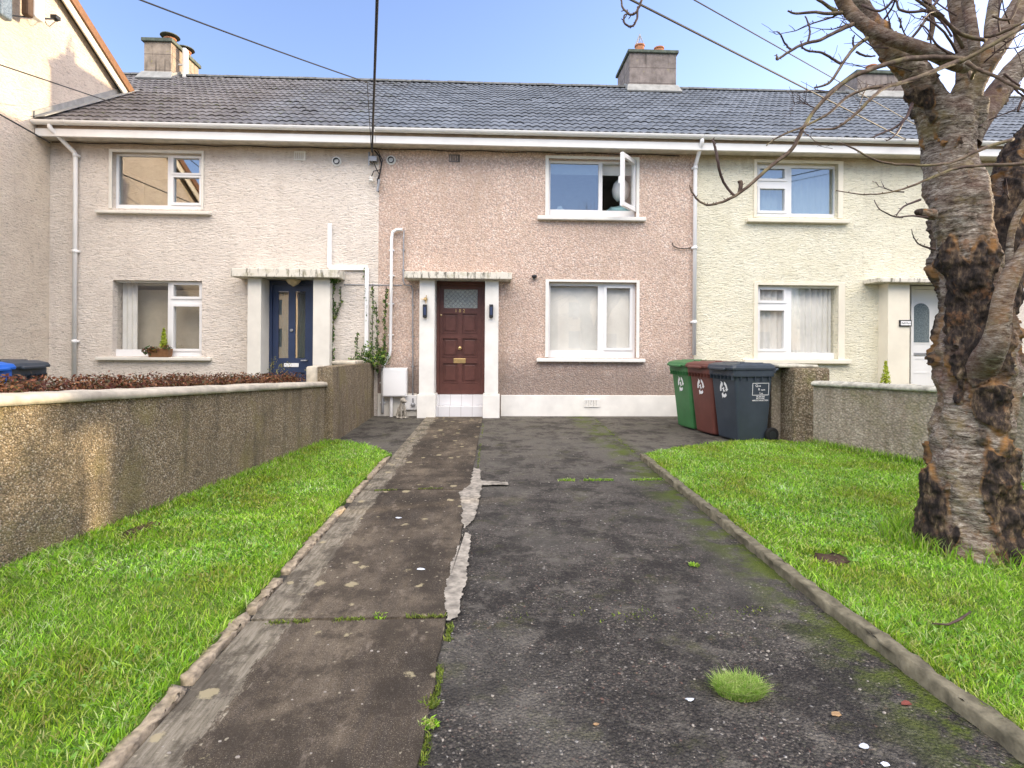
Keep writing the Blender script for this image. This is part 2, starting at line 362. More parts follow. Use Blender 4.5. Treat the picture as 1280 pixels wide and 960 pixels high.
def m_path():
    s = NT('concrete_path'); X = s.sep()
    c = s.ramp(s.noise(1.7, s.pos((1,.6,1)), 8, .65), [(.38, (.034,.027,.019)), (.48, (.072,.056,.039)), (.60, (.165,.132,.092))])
    c = s.mix(s.ramp(s.noise(40, s.pos((1,.06,1)), 4, .6), [(.35, .35), (.6, 0.0)]), c, (.06,.052,.046))
    c = s.mix(s.ramp(s.noise(70, None, 6, .8), [(.56, 0.0), (.68, .4)]), c, (.30,.27,.24))
    c = s.mix(s.ramp(s.noise(150, None, 3, .8), [(.40, .6), (.5, 0.0)]), c, (.03,.025,.02))
    c = s.mix(s.ramp(s.noise(210, None, 2, .8), [(.58, 0.0), (.66, .6)]), c, (.36,.31,.24))
    # pale worn edge by the kerb
    e = s.math('SUBTRACT', s.math('ADD', X[0], 1.10), s.math('MULTIPLY', s.noise(6, s.pos((1.6,.45,1)), 8, .8), .34))
    c = s.mix(s.ramp(e, [(-.20, .75), (-.02, 0.0)]), c, s.mix(s.ramp(s.noise(60, s.pos((1,.12,1)), 5, .7), [(.4, 0.0), (.6, 1.0)]), (.17,.15,.11), (.32,.285,.22)))
    c = s.mix(s.ramp(s.noise(4, None, 8, .78), [(.47, 0.0), (.57, .65)]), c, (.036,.029,.022))
    c = s.mix(s.ramp(s.noise(11, s.pos((1,.5,1)), 7, .8), [(.56, 0.0), (.68, .5)]), c, (.26,.215,.165))
    # lichen
    wn = s.math('ADD', s.vor(7, None, 'F1', 'Distance'), s.math('MULTIPLY', s.noise(26, None, 6, .75), .55))
    on = s.sep(s.vor(7, None, 'F1', 'Color'))
    thr = s.math('ADD', s.math('MULTIPLY', on[0], .26), .14)
    li = s.ramp(s.math('SUBTRACT', wn, thr), [(.10, 1.0), (.16, 0.0)])
    c = s.mix(s.math('MULTIPLY', li, .8), c, (.36,.31,.19))
    wn2 = s.math('ADD', s.vor(17, None, 'F1', 'Distance'), s.math('MULTIPLY', s.noise(60, None, 5, .75), .55))
    c = s.mix(s.ramp(wn2, [(.33, .7), (.38, 0.0)]), c, (.38,.34,.25))
    return s.fin(c, .88, .2, s.bump(s.noise(60, s.pos((1,.3,1)), 6, .7), .6, .006))
M['path'] = m_path()
M['concrete_kerb'] = plain('kerb_concrete', (.38,.31,.22), .92, .2, .5, 34, 1.0, 90)
M['kerb_r'] = plain('mossy_kerb_concrete', (.19,.17,.115), .92, .2, .5, 18, .9, 70)
M['mortar'] = plain('pale_mortar', (.33,.30,.25), .9, .2, .55, 22, .5, 60)
M['coping'] = plain('wall_coping_stone', (.50,.45,.36), .9, .2, .32, 9, .8, 45)
M['coping_r'] = plain('mossy_coping', (.50,.48,.40), .9, .2, .5, 14, .8, 45)
M['ground'] = plain('earth_ground', (.10,.11,.05), .95, .1, .3, 2)
M['road'] = plain('road_asphalt', (.06,.06,.06), .9, .2, .2)
M['stones'] = plain('pale_pebble', (.32,.29,.25), .8, .2, .3)
def m_leaf(name, rough=.55, trans=.0):
    s = NT(name); a = s.n('VertexColor'); a.layer_name = 'Col'
    s.fin(a.outputs[0], rough, .3)
    if trans:
        d = s.n('BsdfTranslucent'); s.set(d.inputs[0], a.outputs[0]); mx = s.n('MixShader'); mx.inputs[0].default_value = trans
        s.set(mx.inputs[1], s.b.outputs[0]); s.set(mx.inputs[2], d.outputs[0]); s.t.links.new(mx.outputs[0], s.out.inputs[0])
    return s.m
M['grass'] = m_leaf('grass_blades', .5, .35); M['leaf'] = m_leaf('leaves', .45, .25)
def m_bark(name):
    s = NT(name); a = s.n('VertexColor'); a.layer_name = 'Col'; dark = s.sep(a.outputs[0])
    v = s.pos((1, 1, 3.8), (R(7), R(5), 0)); n1 = s.noise(11, v, 7, .72, 1.1); n2 = s.noise(30, v, 6, .75, .9)
    light = s.ramp(s.math('ADD', s.math('MULTIPLY', n1, .5), s.math('MULTIPLY', n2, .5)), [(.40, (.025,.018,.014)), (.455, (.11,.085,.065)), (.53, (.26,.22,.175)), (.62, (.52,.48,.41))])
    light = s.mix(s.ramp(s.noise(2.4, None, 5, .6), [(.45, 0.0), (.62, .6)]), light, (.14,.075,.055))
    light = s.mix(s.ramp(s.noise(3.3, s.pos((1,1,.6)), 7, .7), [(.54, 0.0), (.66, .5)]), light, (.24,.14,.06))
    light = s.mix(s.ramp(s.noise(5, None, 6, .7), [(.53, 0.0), (.66, .5)]), light, (.28,.215,.085))
    w = s.pos((1, 1, .35)); dk = s.ramp(s.noise(22, w, 7, .75), [(.40, (.014,.011,.010)), (.52, (.05,.036,.028)), (.60, (.13,.09,.055)), (.70, (.30,.23,.15))])
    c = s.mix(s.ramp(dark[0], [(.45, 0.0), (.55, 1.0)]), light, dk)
    rim = s.math('MULTIPLY', s.ramp(dark[0], [(.44, 0.0), (.5, .8), (.56, 0.0)]), s.ramp(s.noise(6), [(.45, 0.0), (.6, 1.0)]))
    c = s.mix(rim, c, (.34,.17,.05))
    c = s.mix(s.ramp(s.noise(9, s.pos((1,1,.8)), 6, .7), [(.58, 0.0), (.66, .55)]), c, (.22,.105,.045))
    h = s.math('ADD', s.math('MULTIPLY', n2, .6), s.math('MULTIPLY', s.noise(60, w, 5, .7), .5))
    return s.fin(c, .85, .25, s.bump(h, .9, .012))
M['bark'] = m_bark('cherry_bark')
def m_branch():
    s = NT('branch_bark'); v = s.pos()
    c = s.ramp(s.noise(18, None, 6, .7), [(.3, (.045,.028,.022)), (.5, (.10,.068,.048)), (.7, (.22,.17,.115))])
    c = s.mix(s.ramp(s.noise(6, None, 5), [(.52, 0.0), (.66, .7)]), c, (.20,.18,.07))
    return s.fin(c, .75, .3, s.bump(s.noise(70, None, 5), .6, .004))
M['branch'] = m_branch()
M['twig'] = plain('twig_bark', (.075, .046, .038), .6, .35, .35, 20)
# ------------------------------------------------------------------ heights
EAVE_Y = D-.30; RIDGE_Y = D+4.1
zt = atY(612, 163.5, EAVE_Y).z            # tile edge height
zr = atY(612, 107, RIDGE_Y).z             # ridge height
SL = (zr-zt)/(RIDGE_Y-EAVE_Y)
def roof_z(y): return zt+(y-EAVE_Y)*SL if y <= RIDGE_Y else zr-(y-RIDGE_Y)*SL
XG = q(62, 300)[0]; XA = q(473, 320)[0]; XB = q(868, 320)[0]; XC = XB+(XB-XA); XD = XC+8.0; XE = XD+5.9
WTOP = zt-.14
print('zt,zr,SL', zt, zr, SL, 'X', XG, XA, XB, XC, XD, XE)
# ------------------------------------------------------------------ house pieces
def tile_roof(x0, x1, parent, mat, seed=0):
    rows = 17; w = .15; nx = int((x1-x0)/w*8)+1; xs = np.linspace(x0, x1, nx)
    ph = np.abs(((xs/w) % 1)-.5)*2; prof = .021*np.clip(1-(ph*1.35)**2, 0, 1)**.6
    L = (RIDGE_Y-EAVE_Y)/rows; V = []; F = []; CC = []; rg = np.random.default_rng(seed)
    tid = np.floor(xs/.3).astype(int); tid -= tid.min()
    for side in (0, 1):
        for i in range(rows):
            jit = rg.normal(0, .003, tid.max()+1)[tid]; jy = rg.normal(0, .004, tid.max()+1)[tid]
            for k, (t, up, oy) in enumerate(((0, .002, .06), (0, .020, -.03), (0, .046, -.032), (1, .012, .03))):
                y = EAVE_Y + (i+t)*L + (jy if t == 0 else 0) + oy
                z = zt + (y-EAVE_Y)*SL + (up + (prof*(1 if k else .3)+jit))
                if side: y = 2*RIDGE_Y - y
                V.append(np.stack([xs, y*np.ones(nx), z*np.ones(nx)], 1)); cc_ = np.ones((nx, 4)); cc_[:, :3] = (.16, .22, 1.0, .7)[k]; CC.append(cc_)  # shade under the tile laps is painted dark into the vertex colour
            b = (side*rows+i)*4*nx; a = np.arange(nx-1)
            for k in (0, 1, 2):
                F.append(np.stack([b+k*nx+a, b+k*nx+a+1, b+(k+1)*nx+a+1, b+(k+1)*nx+a], 1))
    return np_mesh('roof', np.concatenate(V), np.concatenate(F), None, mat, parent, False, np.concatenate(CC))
def ridge(x0, x1, parent):
    m = MB(); x = x0; k = 0
    while x < x1-.05:
        e = min(x+.45, x1); zz = zr+.01+random.uniform(-.006, .006)
        pts = [(x, RIDGE_Y+.14*math.cos(t), zz+.09*math.sin(t)-.02) for t in [math.pi*i/8 for i in range(9)]]
        m.prism(pts, (e-x-.008, 0, 0)); x = e
    return m.build('ridge_tiles', M['ridge'], parent)
def curtain(x0, x1, z0, z1, y, mat, parent, name='curtain', amp=.02, wl=.09):
    n = int(abs(x1-x0)/wl*8)+4; xs = np.linspace(x0, x1, n); ys = y+amp*np.sin(xs/wl*2*np.pi+.6*np.sin(xs*9))
    V = []; 
    for z in (z0, (z0+z1)/2, z1): V.append(np.stack([xs, ys, np.full(n, z)], 1))
    for z in (z1, (z0+z1)/2, z0): V.append(np.stack([xs, ys+.004, np.full(n, z)], 1))
    a = np.arange(n-1); F = [np.stack([k*n+a, k*n+a+1, (k+1)*n+a+1, (k+1)*n+a], 1) for k in range(5)]
    return np_mesh(name, np.concatenate(V), np.concatenate(F), None, mat, parent, True)
FY = .09   # window frame plane behind the wall face
def window(house, op, fr, panes, sill, glass='glass', sashes=(), trim=None, trimmat='paint', silldy=-.09):
    """op: opening in the wall (px), fr: frame outline (px at frame plane), panes: glass rects (px)"""
    fx0, fz1 = q(fr[0], fr[1], FY); fx1, fz0 = q(fr[2], fr[3], FY)
    ox0, oz1 = q(op[0], op[1]); ox1, oz0 = q(op[2], op[3])
    fx0, fx1 = min(fx0, ox0-.0)+.001, max(fx1, ox1)-.001
    H = []
    for p in panes:
        a, b = q(p[0], p[1], FY+.01), q(p[2], p[3], FY+.01); H.append((a[0], b[1], b[0], a[1]))
    w = MB().panel(ox0+.002, ox1-.002, oz0+.002, oz1-.002, H, D+FY, D+FY+.07).build('window', M['white'], house)
    for s_ in sashes:       # raised casement ring around a pane
        p = H[s_]; b = .045; m = MB().panel(p[0]-b, p[2]+b, p[1]-b, p[3]+b, [p], D+FY-.018, D+FY-.001); m.build('casement', M['white'], w)
    for h in H:
        MB().box(h[0]-.004, D+FY+.030, h[1]-.004, h[2]+.004, D+FY+.036, h[3]+.004).build('pane', M[glass], w)
    if sill:
        a, b = q(sill[0], sill[1], silldy), q(sill[2], sill[3], silldy)
        MB().box(a[0], D+silldy, b[1], b[0], D+FY-.003, a[1], .012).build('window_sill', M[trimmat], w)
    if trim:
        a, b = q(trim[0], trim[1], -.02), q(trim[2], trim[3], -.02)
        MB().panel(a[0], b[0], b[1], a[1], [(ox0, oz0-.5, ox1, oz1)], D-.02, D+.004).build('window_surround', M[trimmat], w)
    return w, H, (ox0, oz0, ox1, oz1)
def shell(house, x0, x1, holes, mat, yb=None):
    yb = RIDGE_Y*2-EAVE_Y-.3
    m = MB(); m.panel(x0, x1, -.1, WTOP, holes, D, D+.28)
    m.build('wall', M[mat], house)
    n = MB(); n.box(x0+.002, yb-.28, -.1, x1-.002, yb, WTOP)
    for xx in (x0+.004, x1-.104):
        n.prism([(xx, D+.282, -.1), (xx, yb-.282, -.1), (xx, yb-.282, WTOP), (xx, RIDGE_Y, zr-.12), (xx, D+.282, WTOP)], (.1, 0, 0))
    n.box(x0+.11, D+.285, 2.32, x1-.11, yb-.285, 2.50); n.box(x0+.11, D+3.0, -.05, x1-.11, D+3.1, 2.315); n.box(x0+.11, D+2.4, 2.505, x1-.11, D+2.5, WTOP)
    n.box(x0+.11, D+.285, WTOP-.05, x1-.11, yb-.285, WTOP-.01)
    n.build('inner_walls', M['dark_room'], house)
def eaves(house, x0, x1, xs_end=0):
    m = MB(); m.box(x0+.002, D-.325, zt-.265, x1-.002, D-.275, zt-.135, .006); m.build('fascia_board', M['fascia'], house)
    m = MB(); m.box(x0+.002, D-.285, zt-.134, x1-.002, D-.262, zt-.012); m.build('eaves_board', M['eaves_brown'], house)
    m = MB(); m.box(x0+.002, D-.272, zt-.235, x1-.002, D+.05, zt-.215); m.build('soffit', M['soffit'], house)
    m = MB(); n = 9; zc = zt-.025; yc = D-.30-.066; r = .062
    prof = [(yc+r*math.cos(t), zc+r*1.05*math.sin(t)) for t in [math.pi+math.pi*i/n for i in range(n+1)]]
    inn = [(yc+(r-.006)*math.cos(t), zc+(r-.006)*math.sin(t)) for t in [2*math.pi-math.pi*i/n for i in range(n+1)]]
    m.prism([(x0-xs_end+.003, a, b) for a, b in prof+inn], (x1-x0+xs_end-.006, 0, 0))
    x = x0+.5
    while x < x1:       # union clips
        m.prism([(x, yc+(r+.006)*math.cos(t), zc+(r+.006)*math.sin(t)) for t in [math.pi+math.pi*i/n for i in range(n+1)]], (.05, 0, 0)); x += 1.9
    m.build('gutter', M['fascia'], house)
def downpipe(house, px, py0, py1, mat, gx=0.0):
    x, _ = q(px, (py0+py1)/2, -.06); z1 = atY(px, py0, D-.06).z; z0 = atY(px, py1, D-.06).z
    yc = D-.362
    m = MB(); m.tube([(x-gx, yc, zt-.05), (x-gx, yc, zt-.13), (x-gx*.9, yc+.02, zt-.17), (x-.02*(gx > 0), D-.07, zt-.44), (x, D-.06, zt-.50), (x, D-.06, z0)], .036, 12)
    for z in (zt-.5, (zt+z0)/2, z0+.6):
        m.tube([(x, D-.06, z-.03), (x, D-.06, z+.03)], .043, 12); m.box(x-.055, D-.05, z-.02, x+.055, D-.001, z+.02)
    return m.build('downpipe', M[mat], house, True)
def porch(house, canopy, cols, mat, py_bot, basez=None, dp=.40, cdp=.25, name='porch_canopy'):
    a, b = q(canopy[0], canopy[1], -dp), q(canopy[2], canopy[3], -dp)
    m = MB(); m.box(a[0], D-dp, b[1], b[0], D-.001, a[1], .01); m.build(name, M['canopy'], house)
    for c in cols:
        x0, _ = q(c[0], 420, -cdp); x1, _ = q(c[1], 420, -cdp)
        m = MB(); m.box(x0, D-cdp, -.02 if basez is None else basez, x1, D+.20, b[1]-.002, .006); p = m.build('porch_pillar', M[mat], house)
        if basez is not None:
            MB().box(x0-.03, D-cdp-.03, -.02, x1+.03, D+.20, basez-.002, .008).build('pillar_base', M['paint_w'], p)
    return b[1]
# ------------------------------------------------------------------ left house
hL = empty('terraced_house', (XG, D, 0), 'ivory roughcast terraced house with navy blue front door', 'house', 'terraced houses in the row')
opLU = (141, 190, 252, 262); opLL = (141, 350, 252, 446)
def holepx(o): a, b = q(o[0], o[1]), q(o[2], o[3]); return (a[0], b[1], b[0], a[1])
# door opening of left: between pillars
dLx0, dLtop = q(336, 350, .1); dLx1, _ = q(392, 350, .1)
shell(hL, XG, XA, [holepx(opLU), holepx(opLL), (q(325, 400)[0], -.2, q(393, 400)[0], q(360, 347)[1])], 'ivory')
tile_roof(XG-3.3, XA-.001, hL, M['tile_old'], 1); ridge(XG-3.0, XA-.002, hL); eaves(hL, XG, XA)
w, H, o = window(hL, opLU, (144, 191, 252, 262), [(149, 195, 210, 257), (218, 198, 250, 217), (218, 222, 250, 254)], (118, 262, 262, 268), 'glass_hi', (1, 2), (136, 186, 254, 262), 'paint')
w, H, o = window(hL, opLL, (144, 351, 252, 446), [(146, 353, 210, 437), (218, 356, 250, 371), (218, 383, 250, 436)], (118, 446, 262, 451), 'glass', (1, 2), None, 'paint')
curtain(H[0][0]+.02, H[0][0]+.28, o[1], o[3], D+.25, M['curtain'], w); 
MB().box(o[0]-.3, D+.45, 0, o[2]+.3, D+.5, 2.25).build('inner_partition', M['drape'], w)
zc = porch(hL, (288, 335, 424, 347), [(309, 326), (391, 412)], 'paint', 470)
# navy door
def door(house, dx0, dx1, z0, z1, y, mat):
    m = MB(); m.panel(dx0, dx1, z0, z1, [(dx0+.05, z0, dx1-.05, z1-.06)], y, y+.10); fr = m.build('door_frame', M[mat], house); return fr
dx0, dx1 = q(337, 400, .12)[0], q(392, 400, .12)[0]; zD = q(360, 351, .12)[1]
door(hL, dx0, dx1, 0.12, zc-.01, D+.10, 'door_blue')
ax0, ax1 = dx0+.052, dx1-.052; zt_d = zc-.07; dd = MB(); ww = ax1-ax0
gl = [(ax0+.10, 1.02, ax0+ww/2-.06, zt_d-.12), (ax0+ww/2+.06, 1.02, ax1-.10, zt_d-.12)]
bp = [(g[0], .30, g[2], .76) for g in gl]
dd.panel(ax0, ax1, .13, zt_d, gl+bp, D+.13, D+.17)
dL = dd.build('door', M['door_blue'], hL)
for g in gl: 
    MB().box(g[0]-.01, D+.145, g[1]-.01, g[2]+.01, D+.152, g[3]+.01).build('door_pane', M['glass_hi'], dL)
    curtain(g[0]-.01, g[2]+.01, g[1], g[3], D+.24, M['drape'], dL, 'door_curtain', .008, .05)
MB().panel(ax0, ax1, .13, .98, [], D+.158, D+.166).build('door_panel', M['door_blue'], dL)
for g in bp: MB().box(g[0]+.04, D+.142, g[1]+.04, g[2]-.04, D+.156, g[3]-.04, .008).build('raised_panel', M['door_blue'], dL)
cx = (ax0+ax1)/2; MB().box(cx-.13, D+.118, .86, cx+.13, D+.129, .93, .004).build('letterbox', M['white'], dL)
MB().lathe((cx, D+.10, 1.52), [(.02, 0), (.03, .01), (.03, .025)], 12, 'y').build('door_knocker', M['grey_metal'], dL)
MB().tube([(ax1-.06, D+.128, .98), (ax1-.06, D+.09, .98), (ax1-.16, D+.085, .98)], .011, 8).build('door_handle', M['grey_metal'], dL)
MB().box(dx0, D-.10, 0, dx1, D+.25, .125, .01).build('doorstep', M['paint'], hL)
lx = q(367, 352, -.05)[0]
MB().lathe((lx, D-.06, zc), [(.05, -.001), (.13, -.012), (.125, -.03), (.08, -.085), (.03, -.11), (.012, -.125)], 20).build('porch_light', M['lampglass'], hL)
downpipe(hL, 93.5, 190, 470, 'fascia', .20)
# ------------------------------------------------------------------ middle house
hM = empty('terraced_house', (XA, D, 0), 'pink pebbledashed terraced house with brown panelled door', 'house', 'terraced houses in the row')
opMU = (686, 198, 795, 272); opML = (686, 352, 795, 448)
dz1 = q(576, 350, .1)[1]
shell(hM, XA, XB, [holepx(opMU), holepx(opML), (q(545, 400)[0]-.02, -.2, q(606, 400)[0]+.02, q(576, 350)[1])], 'pink')
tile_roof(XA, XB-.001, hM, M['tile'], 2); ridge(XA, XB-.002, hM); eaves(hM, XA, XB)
w, H, o = window(hM, opMU, (687, 200, 795, 268), [(688, 204, 748, 263), (753, 204, 790, 264)], (672, 269, 808, 276), 'glass_hi', (), (682, 194, 799, 271), 'paint_w')
g = [c for c in w.children if c.name.startswith('pane')][-1]; bpy.data.objects.remove(g)
# open casement: hinged at the right jamb, swung out
hx = H[1][2]+.03; wS = .60; zb, ztp = H[1][1]-.03, H[1][3]+.03; phi = R(52)
def rotc(p): 
    dxx, dyy = p[0]-hx, p[1]-(D+FY-.02); return (hx+dxx*math.cos(phi)-dyy*math.sin(phi), D+FY-.02+dxx*math.sin(phi)+dyy*math.cos(phi), p[2])
m = MB().panel(hx-wS, hx, zb, ztp, [(hx-wS+.075, zb+.075, hx-.075, ztp-.075)], D+FY-.07, D+FY-.015); m.v = [rotc(p) for p in m.v]
cs = m.build('open_casement', M['white'], w); cs['label'] = 'casement swung open'
m = MB().box(hx-wS+.07, D+FY-.045, zb+.07, hx-.07, D+FY-.039, ztp-.07); m.v = [rotc(p) for p in m.v]; m.build('pane', M['glass'], cs)
m = MB().box(hx-wS+.02, D+FY-.012, (zb+ztp)/2-.06, hx-wS+.04, D+FY+.03, (zb+ztp)/2+.06, .004); m.v = [rotc(p) for p in m.v]; m.build('casement_handle', M['white'], cs)
MB().box(o[0]+.03, D+.22, o[3]-.22, o[2]-.03, D+.226, o[3]).build('roller_blind', M['blind'], w)
lp = atY(776, 238, D+.42); ls = empty('table_lamp', (lp.x, D+.42, 2.7), 'round pale table lamp inside the open upstairs window', 'lamp')
MB().lathe((lp.x, D+.42, lp.z-.20), [(.03, -.32), (.05, -.30), (.02, -.2), (.02, 0)], 12).build('lamp_base', M['teal'], ls)
MB().lathe((lp.x, D+.42, lp.z), [(.08, -.2), (.15, -.12), (.17, 0), (.14, .12), (.08, .19)], 18).build('lamp_shade', M['blind'], ls, True)
m = MB(); a = q(776, 262, .35); m.ball((a[0], D+.42, a[1]-.05), (.28, .2, .12), 3, .5); tag(m.build('folded_cloth', M['teal'], None, True), 'crumpled teal cloth on the inner sill of the open window', 'cloth')
for k, (px, hh, wd) in enumerate(((693, .16, .07), (700, .26, .11))):
    a = q(px, 262, .3); m = MB(); m.lathe((a[0], D+.32, o[1]), [(wd*.9, 0), (wd, hh*.7), (wd*.5, hh*.85), (wd*.35, hh)], 12)
    tag(m.build('bottle', M['blind'], None, True), ('small' if k == 0 else 'larger')+' white bottle inside the upstairs window at its left corner', 'bottle')
w, H, o = window(hM, opML, (687, 354, 795, 448), [(688, 357, 747, 438), (758, 360, 787, 435)], (671, 448, 807, 453), 'glass', (1,), (682, 349, 799, 447), 'paint_w')
curtain(o[0]+.01, o[2]-.01, o[1], o[3], D+.19, M['curtain'], w, 'net_curtain', .006, .3)
zc = porch(hM, (505, 339, 640, 349), [(524, 543), (606, 623)], 'paint_w', 520, q(530, 493, -.25)[1])
sx0, sx1 = q(544, 505, -.05)[0], q(605, 505, -.05)[0]; zs1 = q(576, 493, .1)[1]; zs0 = q(576, 507, -.05)[1]
M['steptile'] = NT('white_step_tiles'); s = M['steptile']; X = s.sep()
fr = s.math('ABSOLUTE', s.math('SUBTRACT', s.math('FRACT', s.math('MULTIPLY', X[0], 1/.2)), .5))
M['steptile'] = s.fin(s.mix(s.ramp(fr, [(0, 1.0), (.03, 0.0)]), s.mix(s.noise(5), (.62,.61,.62), (.72,.72,.74)), (.36,.34,.34)), .25, .5)
MB().box(sx0, D-.16, -.02, sx1, D+.29, zs0, .004).build('doorstep', M['steptile'], hM)
MB().box(sx0+.02, D+.03, zs0+.001, sx1-.02, D+.29, zs1, .004).build('doorstep', M['steptile'], hM)
dx0, dx1 = q(546, 420, .13)[0], q(606, 420, .13)[0]; ztop = q(576, 352, .12)[1]
door(hM, dx0, dx1, zs1+.002, ztop, D+.10, 'door_brown')
def dq(px, py): return q(px, py, .13)
ax0, ax1 = dx0+.052, dx1-.052
glz = [(dq(555, 362)[0], dq(555, 385)[1], dq(597, 362)[0], dq(597, 362)[1])]
pans = []
for (ya, yb_) in ((392, 416), (423, 446), (454, 478)):
    for (xa, xb) in ((554, 572), (578, 596)): a, b = dq(xa, ya), dq(xb, yb_); pans.append((a[0], b[1], b[0], a[1]))
dM = MB().panel(ax0, ax1, zs1+.004, ztop-.062, glz+pans, D+.13, D+.175).build('door', M['door_brown'], hM)
for g in pans:
    MB().box(g[0]-.002, D+.150, g[1]-.002, g[2]+.002, D+.165, g[3]+.002).box(g[0]+.035, D+.138, g[1]+.035, g[2]-.035, D+.1495, g[3]-.035, .006).build('raised_panel', M['door_brown'], dM)
    MB().panel(g[0]-.012, g[2]+.012, g[1]-.012, g[3]+.012, [g], D+.122, D+.1295).build('panel_moulding', M['door_brown'], dM)
g = glz[0]; pn = MB().box(g[0]-.01, D+.15, g[1]-.01, g[2]+.01, D+.158, g[3]+.01).build('door_pane', M['frosted'], dM)
m = MB(); sp = .085; gw, gh = g[2]-g[0], g[3]-g[1]
k = -gh
while k < gw:
    for sgn in (1, -1):
        a = max(k, 0); b = min(k+gh, gw); z0_, z1_ = (a-k), (b-k)
        if b > a:
            if sgn == 1: m.tube([(g[0]+a, D+.146, g[1]+z0_), (g[0]+b, D+.146, g[1]+z1_)], .0035, 4)
            else: m.tube([(g[0]+a, D+.145, g[3]-z0_), (g[0]+b, D+.145, g[3]-z1_)], .0035, 4)
    k += sp
m.build('leading', M['grey_metal'], pn)
for i, (px, ch) in enumerate(((570, '1'), (575, '8'), (580, '2'))):
    a = dq(px, 388.7); text_mesh('door_number', ch, .085, Vector((a[0], D+.125, a[1])), ROTX, M['brass'], dM, .004)
a = dq(575, 435); MB().lathe((a[0], D+.13, a[1]), [(.035, 0), (.035, -.008), (.015, -.015), (.016, -.04), (.034, -.055), (.030, -.075), (.01, -.082)], 16, 'y').build('door_knob', M['brass'], dM, True)
a, b = dq(567, 448), dq(582, 454); MB().box(a[0], D+.118, b[1], b[0], D+.129, a[1], .004).build('letterbox', M['brass'], dM)
a = dq(551.5, 394); MB().lathe((a[0], D+.129, a[1]), [(.018, 0), (.018, -.012), (.008, -.014)], 12, 'y').build('door_lock', M['brass'], dM)
# plinth
pz = q(700, 494, -.03)[1]
m = MB(); m.box(q(626, 500, -.03)[0], D-.03, -.05, XB-.003, D-.001, pz, .008); m.build('plinth', M['paint_w'], hM)
m = MB(); m.box(XA+.003, D-.03, -.05, q(521, 500, -.03)[0], D-.001, pz+.02, .008); m.build('plinth', M['paint'], hM)
downpipe(hM, 868.5, 182, 444, 'white', .0)
# air vents
def vent(house, px, py, w_=.20, h_=.14, mat='grey_metal'):
    a = q(px, py); m = MB(); m.panel(a[0]-w_/2, a[0]+w_/2, a[1]-h_/2, a[1]+h_/2, [(a[0]-w_/2+.02+i*.032, a[1]-h_/2+.02, a[0]-w_/2+.036+i*.032, a[1]+h_/2-.02) for i in range(5)], D-.012, D+.004)
    m.build('air_vent', M[mat], house)
vent(hM, 568, 198, .2, .14, 'chim'); vent(hL, 375, 195, .2, .16, 'paint'); 
a = q(740, 504, -.03); MB().panel(a[0]-.14, a[0]+.14, a[1]-.07, a[1]+.07, [(a[0]-.12+i*.045, a[1]-.05, a[0]-.10+i*.045, a[1]+.05) for i in range(5)], D-.045, D-.029).build('air_vent', M['paint_w'], hM)
def flue(house, px, py):
    a = q(px, py); MB().lathe((a[0], D+.002, a[1]), [(.085, 0), (.085, -.02), (.062, -.022)], 20, 'y').build('flue_collar', M['paint_w'], house, False)
    MB().lathe((a[0], D, a[1]), [(.055, 0), (.055, -.05), (.045, -.05), (.04, .0)], 20, 'y').build('flue_pipe', M['black_plastic'], house, False)
flue(hL, 421, 202); flue(hM, 489, 200.5)
# ------------------------------------------------------------------ right house
hR = empty('terraced_house', (XB, D, 0), 'pale cream roughcast terraced house with white arched-glass door', 'house', 'terraced houses in the row')
opRU = (946, 203, 1047, 272); opRL = (947, 356, 1047, 449)
shell(hR, XB, XC, [holepx(opRU), holepx(opRL), (q(1137, 400)[0], -.2, q(1196, 400)[0], q(1160, 353)[1])], 'cream')
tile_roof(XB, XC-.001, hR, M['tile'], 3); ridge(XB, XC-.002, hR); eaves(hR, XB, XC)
w, H, o = window(hR, opRU, (947, 206, 1046, 270), [(949, 211, 980, 224), (949, 236, 980, 264), (989, 210, 1042, 268)], (935, 272, 1063, 279), 'glass_hi', (0, 1), (943, 199, 1054, 273), 'paint_y')
curtain(o[0]+.01, o[2]-.01, o[1], o[3], D+.22, M['curtain'], w, 'net_curtain', .014, .12)
w, H, o = window(hR, opRL, (948, 358, 1046, 449), [(949, 362, 979, 376), (949, 388, 979, 436), (989, 360, 1043, 441)], (931, 449, 1065, 455), 'glass', (0, 1), (943, 353, 1056, 450), 'paint_y')
curtain(o[0]+.01, o[2]-.01, o[1], o[3], D+.20, M['curtain'], w, 'net_curtain', .018, .11)
zc = porch(hR, (1098, 347, 1240, 354), [(1110, 1137), (1196, 1222)], 'paint_y', 520)
dx0, dx1 = q(1138, 400, .12)[0], q(1195, 400, .12)[0]
door(hR, dx0, dx1, .12, zc-.01, D+.10, 'white')
m = MB(); m.box(dx0+.052, D+.13, .125, dx1-.052, D+.17, zc-.075); dR = m.build('door', M['white'], hR)
def arch(x0, x1, z0, z1, y, n=12):
    r = (x1-x0)/2; c = (x0+x1)/2
    return [(x0, y, z0)]+[(x1, y, z0)]+[(c+r*math.cos(math.pi*i/n), y, z1-r+r*math.sin(math.pi*i/n)) for i in range(n+1)]
gx0, gz1 = q(1140, 379, .13); gx1, gz0 = q(1160, 428, .13)
cxr = (dx0+dx1)/2; gx0, gx1 = q(1140, 400, .13)[0], q(1161, 400, .13)[0]
m = MB(); m.prism(arch(gx0-.03, gx1+.03, gz0-.03, gz1+.03, D+.122), (0, .007, 0)); m.build('arch_moulding', M['white'], dR)
m = MB(); m.prism(arch(gx0, gx1, gz0, gz1, D+.116), (0, .005, 0)); m.build('door_pane', M['frost_dark'], dR)
a, b = q(1138, 441, .12), q(1158, 444, .12); MB().box(a[0]+.01, D+.105, b[1], b[0], D+.129, a[1], .003).build('letterbox', M['grey_metal'], dR)
